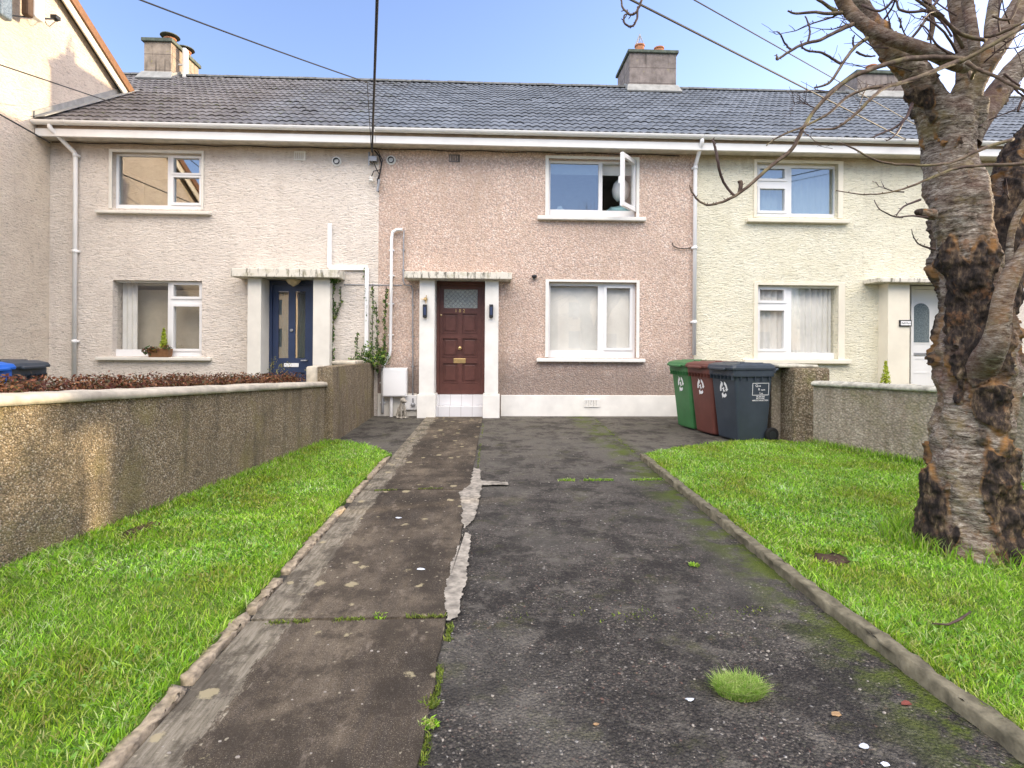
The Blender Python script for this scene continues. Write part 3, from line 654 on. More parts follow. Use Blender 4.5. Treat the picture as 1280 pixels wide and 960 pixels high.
a, b = q(1141, 447, .13), q(1163, 467, .13); MB().panel(a[0], b[0], b[1], a[1], [(a[0]+.03, b[1]+.03, b[0]-.03, a[1]-.03)], D+.122, D+.1295).build('door_panel', M['white'], dR)
MB().box(dx0, D-.1, 0, dx1, D+.25, .12, .01).build('doorstep', M['paint_y'], hR)
# ------------------------------------------------------------------ houses further along (mostly outside the frame)
for (xa, xb, mt, tl, lab) in ((XC, XD, 'ivory', 'tile', 'pale terraced house partly hidden behind the tree at the right edge'),):
    h = empty('terraced_house', (xa, D, 0), lab, 'house', 'terraced houses in the row')
    ops = []
    for (u0, u1, z0, z1) in ((.9, 2.5, 3.45, 4.4), (.9, 2.5, 1.0, 2.35), (3.9, 5.3, 3.45, 4.4), (6.4, 7.8, 3.45, 4.4)): ops.append((xa+u0, z0, xa+u1, z1))
    m = MB(); m.panel(xa+.002, xb, -.1, WTOP, ops, D, D+.28).build('wall', M[mt], h)
    yb = RIDGE_Y*2-EAVE_Y-.3; n = MB(); n.box(xa+.002, yb-.28, -.1, xb, yb, WTOP)
    for xx in (xa+.004, xb-.104): n.prism([(xx, D+.282, -.1), (xx, yb-.282, -.1), (xx, yb-.282, WTOP), (xx, RIDGE_Y, zr-.1), (xx, D+.282, WTOP)], (.1, 0, 0))
    n.build('inner_walls', M['dark_room'], h)
    for a in ops:
        w = MB().panel(a[0], a[2], a[1], a[3], [(a[0]+.06, a[1]+.06, a[0]+1.0, a[3]-.06), (a[0]+1.06, a[1]+.06, a[2]-.06, a[3]-.06)], D+.09, D+.15).build('window', M['white'], h)
        MB().box(a[0]+.05, D+.12, a[1]+.05, a[2]-.05, D+.126, a[3]-.05).build('pane', M['glass_hi'], w); MB().box(a[0]-.15, D-.08, a[1]-.07, a[2]+.15, D+.08, a[1]-.002).build('window_sill', M['paint_y'], w)
        curtain(a[0], a[2], a[1], a[3], D+.3, M['curtain'], w)
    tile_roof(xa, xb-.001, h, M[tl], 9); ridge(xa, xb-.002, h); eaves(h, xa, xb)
    MB().box(xa+3.6, D+.1, 0, xa+4.6, D+.15, .1).build('doorstep', M['paint_y'], h)
# ------------------------------------------------------------------ chimneys
def chimney(house, px0, px1, pytop, yfront, depth, mat, pots, cowl=None, capt=.09, ov=.05):
    a = atY(px0, pytop, yfront); b = atY(px1, pytop, yfront); x0, x1, z1 = a.x, b.x, a.z; z0 = roof_z(yfront)-.5
    ch = MB().box(x0, yfront, z0, x1, yfront+depth, z1, .012).build('chimney', M[mat], house)
    MB().box(x0-ov, yfront-ov, z1-.001+.002, x1+ov, yfront+depth+ov, z1+capt, .015).build('chimney_cap', M['chimcap'], ch)
    zz = roof_z(yfront)
    m = MB(); m.prism([(x0-.10, yfront-.16, roof_z(yfront-.16)+.055), (x1+.10, yfront-.16, roof_z(yfront-.16)+.055), (x1+.04, yfront-.004, zz+.17), (x0-.04, yfront-.004, zz+.17)], (0, -.02, .03))
    for xx in (x0-.03, x1+.002):
        m.prism([(xx, yfront-.02, zz+.02), (xx, yfront-.02, zz+.17), (xx, RIDGE_Y, zr+.15), (xx, RIDGE_Y+.6, zr-.2), (xx, RIDGE_Y+.5, zr-.4)], (.028, 0, 0))
    m.build('chimney_flashing', M['lead'], ch)
    for (fx, fy, r, h) in pots:
        xx = x0+(x1-x0)*fx; yy = yfront+depth*fy
        p = MB().lathe((xx, yy, z1+capt), [(r*1.15, -.02), (r*1.15, .02), (r, .04), (r*.92, h-.04), (r*1.08, h-.03), (r*1.08, h), (r*.85, h)], 18).build('chimney_pot', M['brick_pot'], ch)
        if cowl == 'disc':
            MB().lathe((xx, yy, z1+capt+h+.05), [(.02, -.05), (.02, 0), (r*1.7, .0), (r*1.6, .025), (r*.5, .06)], 16).build('cowl', M['chimcap'], p)
    if cowl == 'cone':
        fx, fy, r, h = pots[0]; xx = x0+(x1-x0)*fx; yy = yfront+depth*fy; m = MB()
        for k in range(8):
            t = 2*math.pi*k/8; m.tube([(xx+r*math.cos(t), yy+r*math.sin(t), z1+capt+h), (xx, yy, z1+capt+h+.30)], .009, 5)
        m.build('cowl', M['grey_metal'], ch)
    return ch, x0, x1, z1
YF = RIDGE_Y-.42
ch, cx0, cx1, cz = chimney(hL, 180, 214, 52, YF, 1.25, 'chim_l', [(.68, .25, .13, .16), (.75, .72, .13, .16)], 'disc')
MB().box(cx1+.12, YF+.25, cz-.75, cx1+.2, YF+.4, cz+.02, .02).box(cx1, YF+.3, cz-.4, cx1+.13, YF+.34, cz-.36).build('flue_terminal', M['paint_w'], ch)
chimney(hM, 787, 845.5, 66, YF, 1.28, 'chim', [(.26, .16, .12, .22), (.68, .16, .12, .17)], 'cone', .08)
chimney(hR, 1072, 1132, 92, YF, 1.28, 'chim', [(.4, .16, .12, .22)], None)
# ------------------------------------------------------------------ gable house on the left
g0 = D+1.62; apexY = g0-4.4
gh = empty('gable_house', (XG, apexY, 0), 'tall cream roughcast house at the left with sunlit gable and timber verge', 'house')
zf = atX(155, 116, XG).z; YFt = atX(155, 116, XG).y
zk = atX(80, 0, XG).z; YK = atX(80, 0, XG).y; sl = (zk-zf)/(YFt-YK); print('gable foot', YFt, zf, 'slope', math.degrees(math.atan(sl)))
YAp = YFt-1.97; zap = zf+1.97*sl; HS = 5.2; yfr = YAp-HS; zev = zap-HS*sl
m = MB(); xb = XG-9
m.prism([(XG-.002, yfr, -.1), (XG-.002, YAp+HS, -.1), (XG-.002, YAp+HS, zev-.12), (XG-.002, YAp, zap-.12), (XG-.002, yfr, zev-.12)], (-9, 0, 0)); m.build('wall', M['gable'], gh)
m = MB()
for s_ in (1, -1):
    e = YAp+s_*(HS+0.35); ze = zap-(HS+0.35)*sl
    m.prism([(XG+.14, YAp, zap+.0), (XG+.14, e, ze), (XG+.14, e, ze+.10), (XG+.14, YAp, zap+.12)], (-9.3, 0, 0))
m.build('roof', M['roof_plain'], gh)
m = MB()
for s_ in (1, -1):
    e = YAp+s_*(HS+0.25); ze = zap-(HS+0.25)*sl
    m.prism([(XG+.13, YAp, zap-.22), (XG+.13, e, ze-.22), (XG+.13, e, ze-.003), (XG+.13, YAp, zap-.003)], (-.03, 0, 0))
m.build('bargeboard', M['paint_y'], gh)
m = MB()
for s_ in (1, -1):
    e = YAp+s_*(HS+0.40); ze = zap-(HS+0.40)*sl
    m.prism([(XG+.17, YAp, zap-.05), (XG+.17, e, ze-.05), (XG+.17, e, ze+.12), (XG+.17, YAp, zap+.13)], (-.027, 0, 0))
m.build('verge_trim', M['wood'], gh)
m = MB(); m.prism([(XG+.03, EAVE_Y-.06, zt+.02), (XG+.03, EAVE_Y-.06, zt+.14), (XG+.03, YFt, roof_z(YFt)+.17), (XG+.03, YFt, roof_z(YFt)+.02)], (-.028, 0, 0))
m.prism([(XG+.001, EAVE_Y-.06, zt+.03), (XG+.19, EAVE_Y-.06, zt+.05), (XG+.19, YFt+.2, roof_z(YFt+.2)+.055), (XG+.001, YFt+.2, roof_z(YFt+.2)+.055)], (0, 0, .02))
m.build('flashing', M['lead'], gh)
# satellite dish arm on the gable (only its lower part is in the frame)
b0 = atX(-6, 15, XG); b1 = atX(66, 25, XG)
br = empty('wall_bracket', (b0.x, b0.y, b0.z), 'dark metal arm with pulley on the sunlit gable wall', 'bracket')
XO = XG+.22
c0 = atX(-4, 18, XO); c1 = atX(70, 24, XO)
m = MB(); m.tube([c0, (c0+c1)/2, c1], .012, 8); m.tube([c1, (XG, c1.y, c1.z)], .012, 8); m.tube([c0, (XG, c0.y, c0.z)], .012, 8)
m.ball((c1.x, c1.y, c1.z+.01), .05, 2); m.box(c1.x-.05, c1.y-.06, c1.z-.01, c1.x+.05, c1.y+.04, c1.z+.05); m.build('arm', M['black_plastic'], br)
c2 = atX(55, 24, XO); c3 = atX(62, 33, XO); c4 = atX(69, 27, XO); MB().tube([c2, (c2+c3)/2+Vector((0,0,-.03)), c3, c4], .006, 6).build('loop_cable', M['cable'], br)
for i, (pa, pb, mt) in enumerate(((28, 36, 'dark_timber'), (37, 50, 'blind'), (-6, 9, 'frost_dark'))):
    e0 = atX(pa, 18 if mt != 'blind' else 20, XO+.03); e1 = atX(pb, 18, XO+.03)
    yA, yB = sorted((e0.y, e1.y)); MB().box(XO-.0, yA, e0.z, XO+.12, yB, e0.z+1.3, .03).build('hanging_panel', M[mt], br)
# ------------------------------------------------------------------ ground
def sheet(name, pts, z, mat, label=None, sub=0):
    m = MB(); m.poly([(p[0], p[1], z) for p in pts]); o = m.build(name, mat); return tag(o, None, None, None, 'structure')
S = 150
sheet('ground', [(-S,-S),(S,-S),(S,S),(-S,S)], -.03, M['ground'])
G = lambda px, py, z=0: (gnd(px, py, z).x, gnd(px, py, z).y)
sheet('driveway', [(-3.2, -1.0), (3.2, -1.0), (4.3, D+.1), (-2.35, D+.1)], 0.0, M['asphalt'])
sheet('road', [(-S,-16),(S,-16),(S,-7),(-S,-7)], -.02, M['road']); sheet('pavement', [(-S,-6.9),(S,-6.9),(S,-1.1),(-S,-1.1)], -.012, M['mortar'])
# concrete path slabs: three slabs with open joints
KL = -1.10     # kerb inner edge
def lerp(a, b, t): return a+(b-a)*t
def pathx(y): # right edge of the path
    a = G(604, 520); b = G(527, 958); return a[0]+(y-a[1])/(b[1]-a[1])*(b[0]-a[0])
ys = [-.8, G(440, 777)[1], G(530, 614)[1], D-.19]
def slab(y0, y1, name='path'):
    n = max(4, int((y1-y0)/.08)); m = MB(); ym = [lerp(y0, y1, i/n) for i in range(n+1)]
    L = [(KL+(.003*noise.noise(Vector((y*9, 3, 0))))+max(0, y-6.6)*.0+ (0 if y < 6.3 else (y-6.3)*.0), y) for y in ym]
    Rr = [(pathx(y)-.008+.012*noise.noise(Vector((y*7, 9, 0))), y) for y in ym]
    top = .014
    for i in range(n):
        m.quad((*L[i], top), (*Rr[i], top), (*Rr[i+1], top), (*L[i+1], top)); m.quad((*Rr[i], -.02), (*Rr[i+1], -.02), (*Rr[i+1], top), (*Rr[i], top))
        m.quad((*L[i+1], -.02), (*L[i], -.02), (*L[i], top), (*L[i+1], top))
    m.quad((*L[0], -.02), (*Rr[0], -.02), (*Rr[0], top), (*L[0], top)); m.quad((*Rr[n], -.02), (*L[n], -.02), (*L[n], top), (*Rr[n], top))
    o = m.build(name, M['path']); tag(o, kind='structure')
for i in range(3): slab(ys[i]+(.012 if i else 0), ys[i+1]-.012)
# mortar repair along the joint
def ragged(pts, z, mat, name, rag=.012, sub=14):
    m = MB(); P = [G(*p) for p in pts]; out = []
    for i in range(len(P)):
        a, b = Vector(P[i]), Vector(P[(i+1) % len(P)]); d = (b-a); n_ = Vector((-d.y, d.x)).normalized() if d.length else Vector((0,0)); k = max(1, int(d.length/.006))
        for j in range(k):
            p = a+d*(j/k); o_ = (1.3*noise.noise(Vector((p.x*13, p.y*13, 1)))+.9*noise.noise(Vector((p.x*41, p.y*41, 5)))+.5*noise.noise(Vector((p.x*97, p.y*97, 9))))*rag; out.append((p.x+n_.x*o_, p.y+n_.y*o_))
    bm = bmesh.new(); vs = [bm.verts.new((x, y, z)) for x, y in out]; f = bm.faces.new(vs); bmesh.ops.triangulate(bm, faces=[f]); m.addbm(bm)
    return tag(m.build(name, mat), kind='structure')
ragged([(592,587),(600,588),(601,603),(635,605),(635,608),(602,609),(599,625),(594,650),(580,664),(577,655),(578,640),(574,618),(588,608)], .0185, M['mortar'], 'mortar_patch')
ragged([(581,667),(588,672),(586,700),(579,745),(573,776),(560,780),(556,745),(567,700)], .0185, M['mortar'], 'mortar_patch')
# kerbs
def sweep(name, pts, w_, h_, mat, rag=.01, label=None, cat='kerb', group=None, z0=-.02, sub=.025):
    P = [Vector((p[0], p[1], 0)) for p in pts]; Q = []
    for i in range(len(P)-1):
        k = max(1, int((P[i+1]-P[i]).length/sub)); Q += [P[i].lerp(P[i+1], j/k) for j in range(k)]
    Q.append(P[-1]); V = []; F = []
    prof = [(-.5, 0), (-.5, .8), (-.47, .95), (-.38, 1), (.38, 1), (.47, .95), (.5, .8), (.5, 0)]; k = len(prof)
    for i, p in enumerate(Q):
        t = (Q[min(i+1, len(Q)-1)]-Q[max(i-1, 0)]).normalized(); n_ = Vector((t.y, -t.x, 0))
        for j, (a, b) in enumerate(prof):
            r1 = noise.noise(Vector((p.x*22+j, p.y*22, j*3.1)))*rag; r2 = noise.noise(Vector((p.x*9, p.y*9+j, 7)))*rag
            c = p+n_*(a*w_+r1); V.append((c.x, c.y, z0+(h_-z0)*b+(r2 if b else 0)))
    for i in range(len(Q)-1):
        for j in range(k-1): F.append((i*k+j, i*k+j+1, (i+1)*k+j+1, (i+1)*k+j))
    m = MB(); m.v = V; m.f = F+[tuple(range(k))[::-1], tuple((len(Q)-1)*k+j for j in range(k))]
    return m.build(name, mat, None, True)
xl = KL-.038
lk = [(492, 573, 466, 600), (462, 604, 447, 629), (440, 637, 364, 720), (358, 727, 318, 770), (314, 774, 232, 860), (228, 865, 60, 1040)]
for i, (a, b, c, d) in enumerate(lk):
    y0, y1 = G(a, b)[1], G(c, d)[1]; x1_ = xl+random.uniform(-.008, .008)
    xA = G(a, b)[0]; o = sweep('kerb', [(min(xl, xl), y0-.012), (x1_, y1+.012)], .056, .030, M['concrete_kerb'], .022); tag(o, kind='structure')
xr = 1.70
def fr(a, b): return G(a, b)
rk = [G(803, 573), G(835, 600), G(909, 660), G(1000, 734), G(1108, 816), G(1266, 934), G(1420, 1050)]
o = sweep('kerb', rk, .066, .055, M['kerb_r'], .016); tag(o, kind='structure')
# lawns ------------------------------------------------------
def inside(P, poly):
    x, y = P[:, 0], P[:, 1]; c = np.zeros(len(P), bool); n = len(poly)
    for i in range(n):
        x1, y1 = poly[i]; x2, y2 = poly[(i+1) % n]
        m_ = ((y1 > y) != (y2 > y)) & (x < (x2-x1)*(y-y1)/((y2-y1)+1e-12)+x1); c ^= m_
    return c
def blades(P, hgt, wid, palette, name, mat, label=None, kind='stuff', z0=.03, lean=.6, cat=None, seed=3, parent=None):
    rg = np.random.default_rng(seed); n = len(P); hgt = hgt*rg.uniform(.55, 1.35, n); wid = wid*rg.uniform(.6, 1.3, n)
    az = rg.uniform(0, 2*np.pi, n); la = rg.uniform(0, 2*np.pi, n); ln = rg.uniform(.1, lean, n)*hgt*1.3
    dx, dy = np.cos(az)*wid/2, np.sin(az)*wid/2; lx, ly = np.cos(la)*ln, np.sin(la)*ln; V = np.zeros((n, 5, 3), np.float32)
    x, y = P[:, 0], P[:, 1]; z = z0 if P.shape[1] < 3 else P[:, 2]
    V[:, 0] = np.stack([x-dx, y-dy, z+0*x], 1); V[:, 1] = np.stack([x+dx, y+dy, z+0*x], 1)
    V[:, 2] = np.stack([x+dx*.8+lx*.35, y+dy*.8+ly*.35, z+hgt*.6], 1); V[:, 3] = np.stack([x-dx*.8+lx*.35, y-dy*.8+ly*.35, z+hgt*.6], 1)
    V[:, 4] = np.stack([x+lx, y+ly, z+hgt], 1); b = np.arange(n)*5
    F4 = np.stack([b, b+1, b+2, b+3], 1); F3 = np.stack([b+3, b+2, b+4], 1)
    pal = np.array(palette); wgt = rg.uniform(0, 1, n); idx = (wgt*len(pal)).astype(int).clip(0, len(pal)-1)
    c = pal[idx]*rg.uniform(.62, 1.16, (n, 1))
    if n > 5000:
        k1 = np.array([noise.noise(Vector((a_*1.7, b_*1.7, 8.0)))+.5*noise.noise(Vector((a_*6, b_*6, 3.0))) for a_, b_ in P[:, :2]]); c = c*(1+.35*k1[:, None]); c[:, 0] *= 1+.35*np.clip(-k1, 0, 1); c[:, 2] *= 1+.8*np.clip(k1, 0, 1)
    col = np.ones((n, 5, 4), np.float32); col[:, :, :3] = c[:, None, :]
    o = np_mesh(name, V.reshape(-1, 3), F4, F3, mat, parent, False, col.reshape(-1, 4)); 
    return tag(o, label, cat, None, kind)
GP = [(.25,.50,.03),(.34,.62,.035),(.18,.39,.02),(.42,.66,.05),(.48,.68,.10),(.28,.55,.03),(.58,.68,.26),(.10,.23,.015),(.40,.42,.12)]
def sample(poly, dens, near=None, seed=1):
    poly = np.array(poly); x0, y0 = poly.min(0); x1, y1 = poly.max(0); rg = np.random.default_rng(seed)
    n = int((x1-x0)*(y1-y0)*dens); P = np.stack([rg.uniform(x0, x1, n), rg.uniform(y0, y1, n)], 1); P = P[inside(P, poly)]
    if near: P = P[rg.uniform(0, 1, len(P)) < np.clip((near/np.maximum(P[:, 1], .3)), .28, 1)]
    return P
LW0 = atX(404, 553, -2.3); 
lwA = G(408, 553); lwB = G(-2, 721); dirw = (Vector(lwB)-Vector(lwA)).normalized(); lwC = Vector(lwB)+dirw*3.2
lawnL = [lwA, (lwA[0]+.1, lwA[1]+.02), G(440, 556), G(470, 562), G(490, 571), (xl-.02, G(490, 574)[1]-.05), (xl-.02, .2), (lwC.x, .2), tuple(lwB)]
rwA = G(1016, 558); rwB = G(1165, 587); dw = (Vector(rwB)-Vector(rwA)).normalized(); rwC = Vector(rwB)+dw*6.5
kr = [(p[0]+.04, p[1]) for p in rk]
lawnR = [rwA]+[G(975, 553), G(940, 553), G(900, 556), G(850, 562), G(812, 569)]+kr[0:]+[(kr[-1][0], .2), (rwC.x, .2), tuple(rwC), rwB]
M['lawnsoil'] = plain('lawn_thatch', (.11,.19,.03), .95, .1, .5, 18, .6, 60)
for nm, P in (('lawn', lawnL), ('lawn', lawnR)):
    bm = bmesh.new(); vs = [bm.verts.new((p[0], p[1], .03)) for p in P]; f = bm.faces.new(vs); bmesh.ops.triangulate(bm, faces=[f])
    e = [x for x in bm.edges if x.is_boundary]; r_ = bmesh.ops.extrude_edge_only(bm, edges=e)
    for v in [g_ for g_ in r_['geom'] if isinstance(g_, bmesh.types.BMVert)]: v.co.z = -.02
    m = MB(); m.addbm(bm); tag(m.build(nm, M['lawnsoil']), kind='structure')
def clump(P, fr_=2.2, th=.0): return np.array([noise.noise(Vector((p[0]*fr_, p[1]*fr_, 4.2))) for p in P])
soilp = G(1037, 706)
for k, (poly, lab, sd) in enumerate(((lawnL, 'short bright green lawn grass beside the left garden wall', 11), (lawnR, 'short bright green lawn grass under the tree on the right', 12))):
    P = sample(poly, 15000, 2.0, sd)
    if k == 1:
        d = np.hypot((P[:, 0]-soilp[0])/1.3, (P[:, 1]-soilp[1])/1.0); P = P[(d > .10+.03*np.sin(9*P[:, 0]))]
    c = clump(P); hg = .024+.014*c; hg *= .6+.8*(clump(P, 9)+.5)
    wid = np.where(P[:, 1] < 3, .0042, .007)
    blades(P, hg, wid, GP, 'grass', M['grass'], lab, 'stuff', seed=sd, lean=1.3)
    # broad clover-like leaves
    Q = sample(poly, 1100, 2.6, sd+5); c = clump(Q, 1.3); Q = Q[c > -.05]
    blades(Q, .014+0*Q[:, 0], .013+0*Q[:, 0], [(.20,.42,.05),(.26,.50,.09),(.32,.50,.14),(.14,.34,.05)], 'clover', M['leaf'], 'broad-leaved clover among the lawn grass '+('left of the path' if k == 0 else 'right of the driveway'), 'stuff', lean=1.8, seed=sd+8, z0=.038)
# taller grass at wall foot, kerb edges and tree foot
def along(a, b, n, spread, sd):
    rg = np.random.default_rng(sd); t = rg.uniform(0, 1, n)[:, None]; return (np.array(a)*(1-t)+np.array(b)*t)+rg.normal(0, spread, (n, 2))
P = np.concatenate([along(rwA, rwB, 900, .03, 1)-np.array([[.05, .02]]), along(rwB, tuple(rwC), 1500, .04, 2)-np.array([[.05,.02]])])
blades(P, .085, .006, GP, 'tall_grass', M['grass'], 'longer uncut grass along the foot of the right garden wall', 'stuff', seed=31, lean=.7)
P = along((lwA[0]+.04, lwA[1]), (lwC.x+.04, lwC.y), 1600, .03, 3); blades(P, .05, .006, GP, 'tall_grass', M['grass'], 'longer grass along the foot of the left garden wall', 'stuff', seed=32, lean=.7)
P = np.concatenate([along((xl-.05, G(490, 574)[1]), (xl-.05, .5), 2600, .012, 4), along((kr[0][0]+.01, kr[0][1]), (kr[-1][0]+.01, kr[-1][1]), 2600, .014, 5)])
blades(P, .04, .005, GP, 'edge_grass', M['grass'], 'grass spilling over the edging kerbs', 'stuff', seed=33, lean=1.2)
# tuft on the driveway
tc = G(925, 866); rg = np.random.default_rng(5); n = 4200; a_ = rg.uniform(0, 2*np.pi, n); r_ = np.sqrt(rg.uniform(0, 1, n))
P = np.stack([tc[0]+.085*r_*np.cos(a_), tc[1]+.055*r_*np.sin(a_)], 1)
YG = [(.40,.60,.12),(.48,.62,.18),(.30,.50,.08),(.55,.58,.24),(.22,.38,.05)]
blades(P, .034+.016*np.abs(clump(P, 30)), .0032, YG, 'grass_tuft', M['grass'], 'yellow-green grass tuft growing alone through the driveway', None, z0=0, seed=41, lean=1.3, cat='grass tuft')
# moss & weeds in joints
def jointweed(pa, pb, n, sp, h_, pal, lab, sd, z=.0, wd=.005):
    a, b = G(*pa), G(*pb); P = along(a, b, n*2, sp, sd); c = np.array([noise.noise(Vector((p[0]*5, p[1]*5, 3+sd))) for p in P]); P = P[c > -.02]
    return blades(P, h_, wd, pal, 'joint_moss', M['grass'], lab, 'stuff', z0=z, seed=sd, lean=1.5)
MP = [(.22,.30,.04),(.16,.24,.03),(.30,.34,.06),(.12,.17,.03)]
jointweed((563, 780), (527, 958), 500, .008, .012, MP, 'moss in the joint between the concrete path and the asphalt', 51)
jointweed((700, 601), (828, 600), 500, .012, .02, GP, 'grass growing in the cross joint of the driveway', 52)
jointweed((604, 530), (597, 585), 200, .008, .012, MP, 'moss in the far joint beside the path near the doorstep', 53)
jointweed((540, 528), (493, 573), 500, .012, .015, MP, 'moss line between path and left side strip', 54)
jointweed((745, 525), (800, 572), 400, .014, .012, MP, 'moss line between driveway and right side strip', 55)
jointweed((330, 783), (560, 774), 350, .007, .012, MP, 'moss in the near cross joint of the concrete path', 56, .014)
jointweed((458, 616), (590, 611), 220, .008, .012, MP, 'moss in the far cross joint of the concrete path', 57, .014)
jointweed((640, 772), (960, 765), 160, .03, .008, MP, 'moss specks across the driveway', 58)
for i, (px, py, r_, n, lab) in enumerate(((536, 909, .03, 110, 'bright leafy weed nearest the camera in the path joint'), (538, 882, .03, 160, 'yellow moss cushion in the path joint behind the leafy weed'), (475, 773, .028, 60, 'small green weed in the cross joint of the path'), (868, 708, .03, 70, 'small grassy weed on the driveway by the right kerb'))):
    p = G(px, py); rg = np.random.default_rng(60+i); a_ = rg.uniform(0, 6.28, n); q_ = np.sqrt(rg.uniform(0, 1, n))*r_
    blades(np.stack([p[0]+q_*np.cos(a_), p[1]+q_*np.sin(a_)], 1), .013, .008, GP if i != 1 else MP, 'weed', M['grass'], lab, None, z0=.006, seed=70+i, lean=1.4, cat='weed')
# loose stones
pv = MB(); rg = random.Random(4)
for i in range(110):
    y = 1.5+rg.random()**2*6; x = rg.uniform(-.15, 1.6); r_ = rg.uniform(.002, .007)
    pv.ball((x, y, r_*.4), (r_*rg.uniform(.7, 1.5), r_, r_*.6), 1, .4)
for i in range(60):
    y = 1.5+rg.random()**2*6; x = rg.uniform(-1.05, -.25); r_ = rg.uniform(.002, .006); pv.ball((x, y, .014+r_*.3), (r_*1.4, r_, r_*.5), 1, .4)
tag(pv.build('gravel', M['stones']), 'tiny pale stones scattered over driveway and path', None, None, 'stuff')
# soil patch, twig, leaves, litter
m = MB(); m.ball((soilp[0], soilp[1], .028), (.11, .085, .022), 3, .5); tag(m.build('soil_patch', M['soil'], None, True), 'small bare dark soil patch in the right lawn', 'soil')
p_ = G(182, 668); m = MB(); m.ball((p_[0]-.02, p_[1], .03), (.07, .22, .02), 3, .6); tag(m.build('soil_patch', M['soil'], None, True), 'bare dark soil at the foot of the left garden wall', 'soil')
tw = [G(1165, 780, .06), G(1185, 783, .06), G(1200, 778, .06), G(1213, 770, .06)]
m = MB(); m.tube([(p[0], p[1], .062+.006*k) for k, p in enumerate(tw)], [.003, .005, .006, .004], 6); tag(m.build('fallen_twig', M['twig'], None, True), 'fallen brown twig lying on the right lawn', 'twig')
def litter(name, px, py, r_, col, lab, cat, z=.004, zs=.2):
    p = G(px, py); m = MB(); n = 9; pts = []
    for k in range(n):
        a_ = 2*math.pi*k/n; rr = r_*(.7+.5*random.random()); pts.append((p[0]+rr*math.cos(a_)*1.3, p[1]+rr*math.sin(a_)*.8, z+r_*zs*random.random()))
    m.prism(pts, (0, 0, .0015)); tag(m.build(name, col), lab, cat)
M['leaf_pale'] = plain('dead_leaf', (.42,.27,.14), .8, .2, .3, 50); M['leaf_red'] = plain('red_dead_leaf', (.20,.06,.045), .8, .2, .3, 50); M['paper'] = plain('paper_scrap', (.66,.7,.76), .8, .2, .1)
litter('fallen_leaf', 1045, 895, .017, M['leaf_pale'], 'pale brown fallen leaf right of the grass tuft', 'leaf')
litter('fallen_leaf', 1133, 881, .016, M['leaf_red'], 'dark red fallen leaf near the right kerb', 'leaf')
litter('paper_scrap', 1081, 935, .014, M['paper'], 'white paper scrap on the driveway, nearer the camera', 'litter')
litter('paper_scrap', 1106, 957, .014, M['paper'], 'white paper scrap at the very bottom of the driveway', 'litter')
litter('paper_scrap', 862, 876, .012, M['paper'], 'white paper scrap left of the grass tuft', 'litter')
litter('fallen_leaf', 745, 907, .008, M['leaf_pale'], 'tiny orange leaf on the dark driveway left of the tuft', 'leaf')
litter('bird_dropping', 527, 715, .018, M['paper'], 'white splash on the concrete path beside the mortar patch', 'dropping', .016, .05)
litter('bird_dropping', 498, 650, .018, M['paper'], 'white splash on the concrete path further from the camera', 'dropping', .016, .05)
# ------------------------------------------------------------------ garden walls
def garden_wall(name, A, B, h0, h1, thick, side, mat, cmat, label, cop_h=.06, cop_w=None, ends=None, rag=.012, step=.06):
    """A,B ground points of the visible face; side=+1 wall body to the right of A->B"""
    A, B = Vector(A), Vector(B); d = (B-A); Ln = d.length; d.normalize(); n_ = Vector((d.y, -d.x))*side
    root = empty(name, (A.x, A.y, 0), label, 'wall')
    n = max(2, int(Ln/step)); rows = 12; V = []; F = []
    for face in (0, 1):
        for i in range(n+1):
            t = i/n; h = lerp(h0, h1, t)
            for j in range(rows+1):
                z = -.03+(h+.03)*j/rows; p = A+d*(Ln*t)
                r1 = noise.noise(Vector((p.x*2.3, p.y*2.3, z*2.3+face*9)))*rag
                if face == 0: p = p - n_*r1
                else: p = p + n_*(thick+r1)
                V.append((p.x, p.y, z))
    s0 = (n+1)*(rows+1)
    for face in (0, 1):
        for i in range(n):
            for j in range(rows):
                a = face*s0+i*(rows+1)+j; F.append((a, a+1, a+rows+2, a+rows+1))
    for i in (0, n):
        for j in range(rows): a = i*(rows+1)+j; F.append((a, a+1, s0+a+1, s0+a))
    for i in range(n): a = i*(rows+1)+rows; F.append((a, a+rows+1, s0+a+rows+1, s0+a))
    m = MB(); m.v = V; m.f = F; m.build('wall_body', M[mat], root, False, True)
    if cop_h:
        cw = cop_w or thick+.06; pts = []
        V = []; F = []; prof = [(-.5, 0), (-.52, .45), (-.46, .85), (-.3, 1.0), (.3, 1.0), (.46, .85), (.52, .45), (.5, 0)]; k = len(prof)
        for i in range(n+1):
            t = i/n; h = lerp(h0, h1, t)+.002; c = A+d*(Ln*t)+n_*(thick/2)
            for j, (u, v) in enumerate(prof):
                rr = noise.noise(Vector((c.x*5+j*.7, c.y*5, j)))*.012+noise.noise(Vector((c.x*22+j, c.y*22, j)))*.004; p = c + n_*(u*cw+rr); V.append((p.x, p.y, h+v*cop_h+(rr*.6 if v else 0)))
        for i in range(n):
            for j in range(k): F.append((i*k+j, i*k+(j+1) % k, (i+1)*k+(j+1) % k, (i+1)*k+j))
        m = MB(); m.v = V; m.f = F+[tuple(range(k)), tuple(n*k+j for j in range(k))[::-1]]; m.build('coping', M[cmat], root, True)
    return root
def htop(px, py, p): # height of image point above ground for a wall plan point p(x,y)
    r = ray(px, py); s_ = (p[0]*Fv.x+p[1]*Fv.y); return CAMH+r.z*s_
hA = htop(400, 483, lwA); hB = htop(0, 508, lwB); slope = (hB-hA)/(Vector(lwB)-Vector(lwA)).length
LC = (Vector(lwC)-Vector(lwA)).length
print('left wall', lwA, lwB, hA, hB)
garden_wall('low_garden_wall', lwA, lwC, hA, hA+slope*LC, .20, 1, 'gardenwall', 'coping', 'low brown pebbledashed garden wall with pale coping along the left lawn', .062, .27)
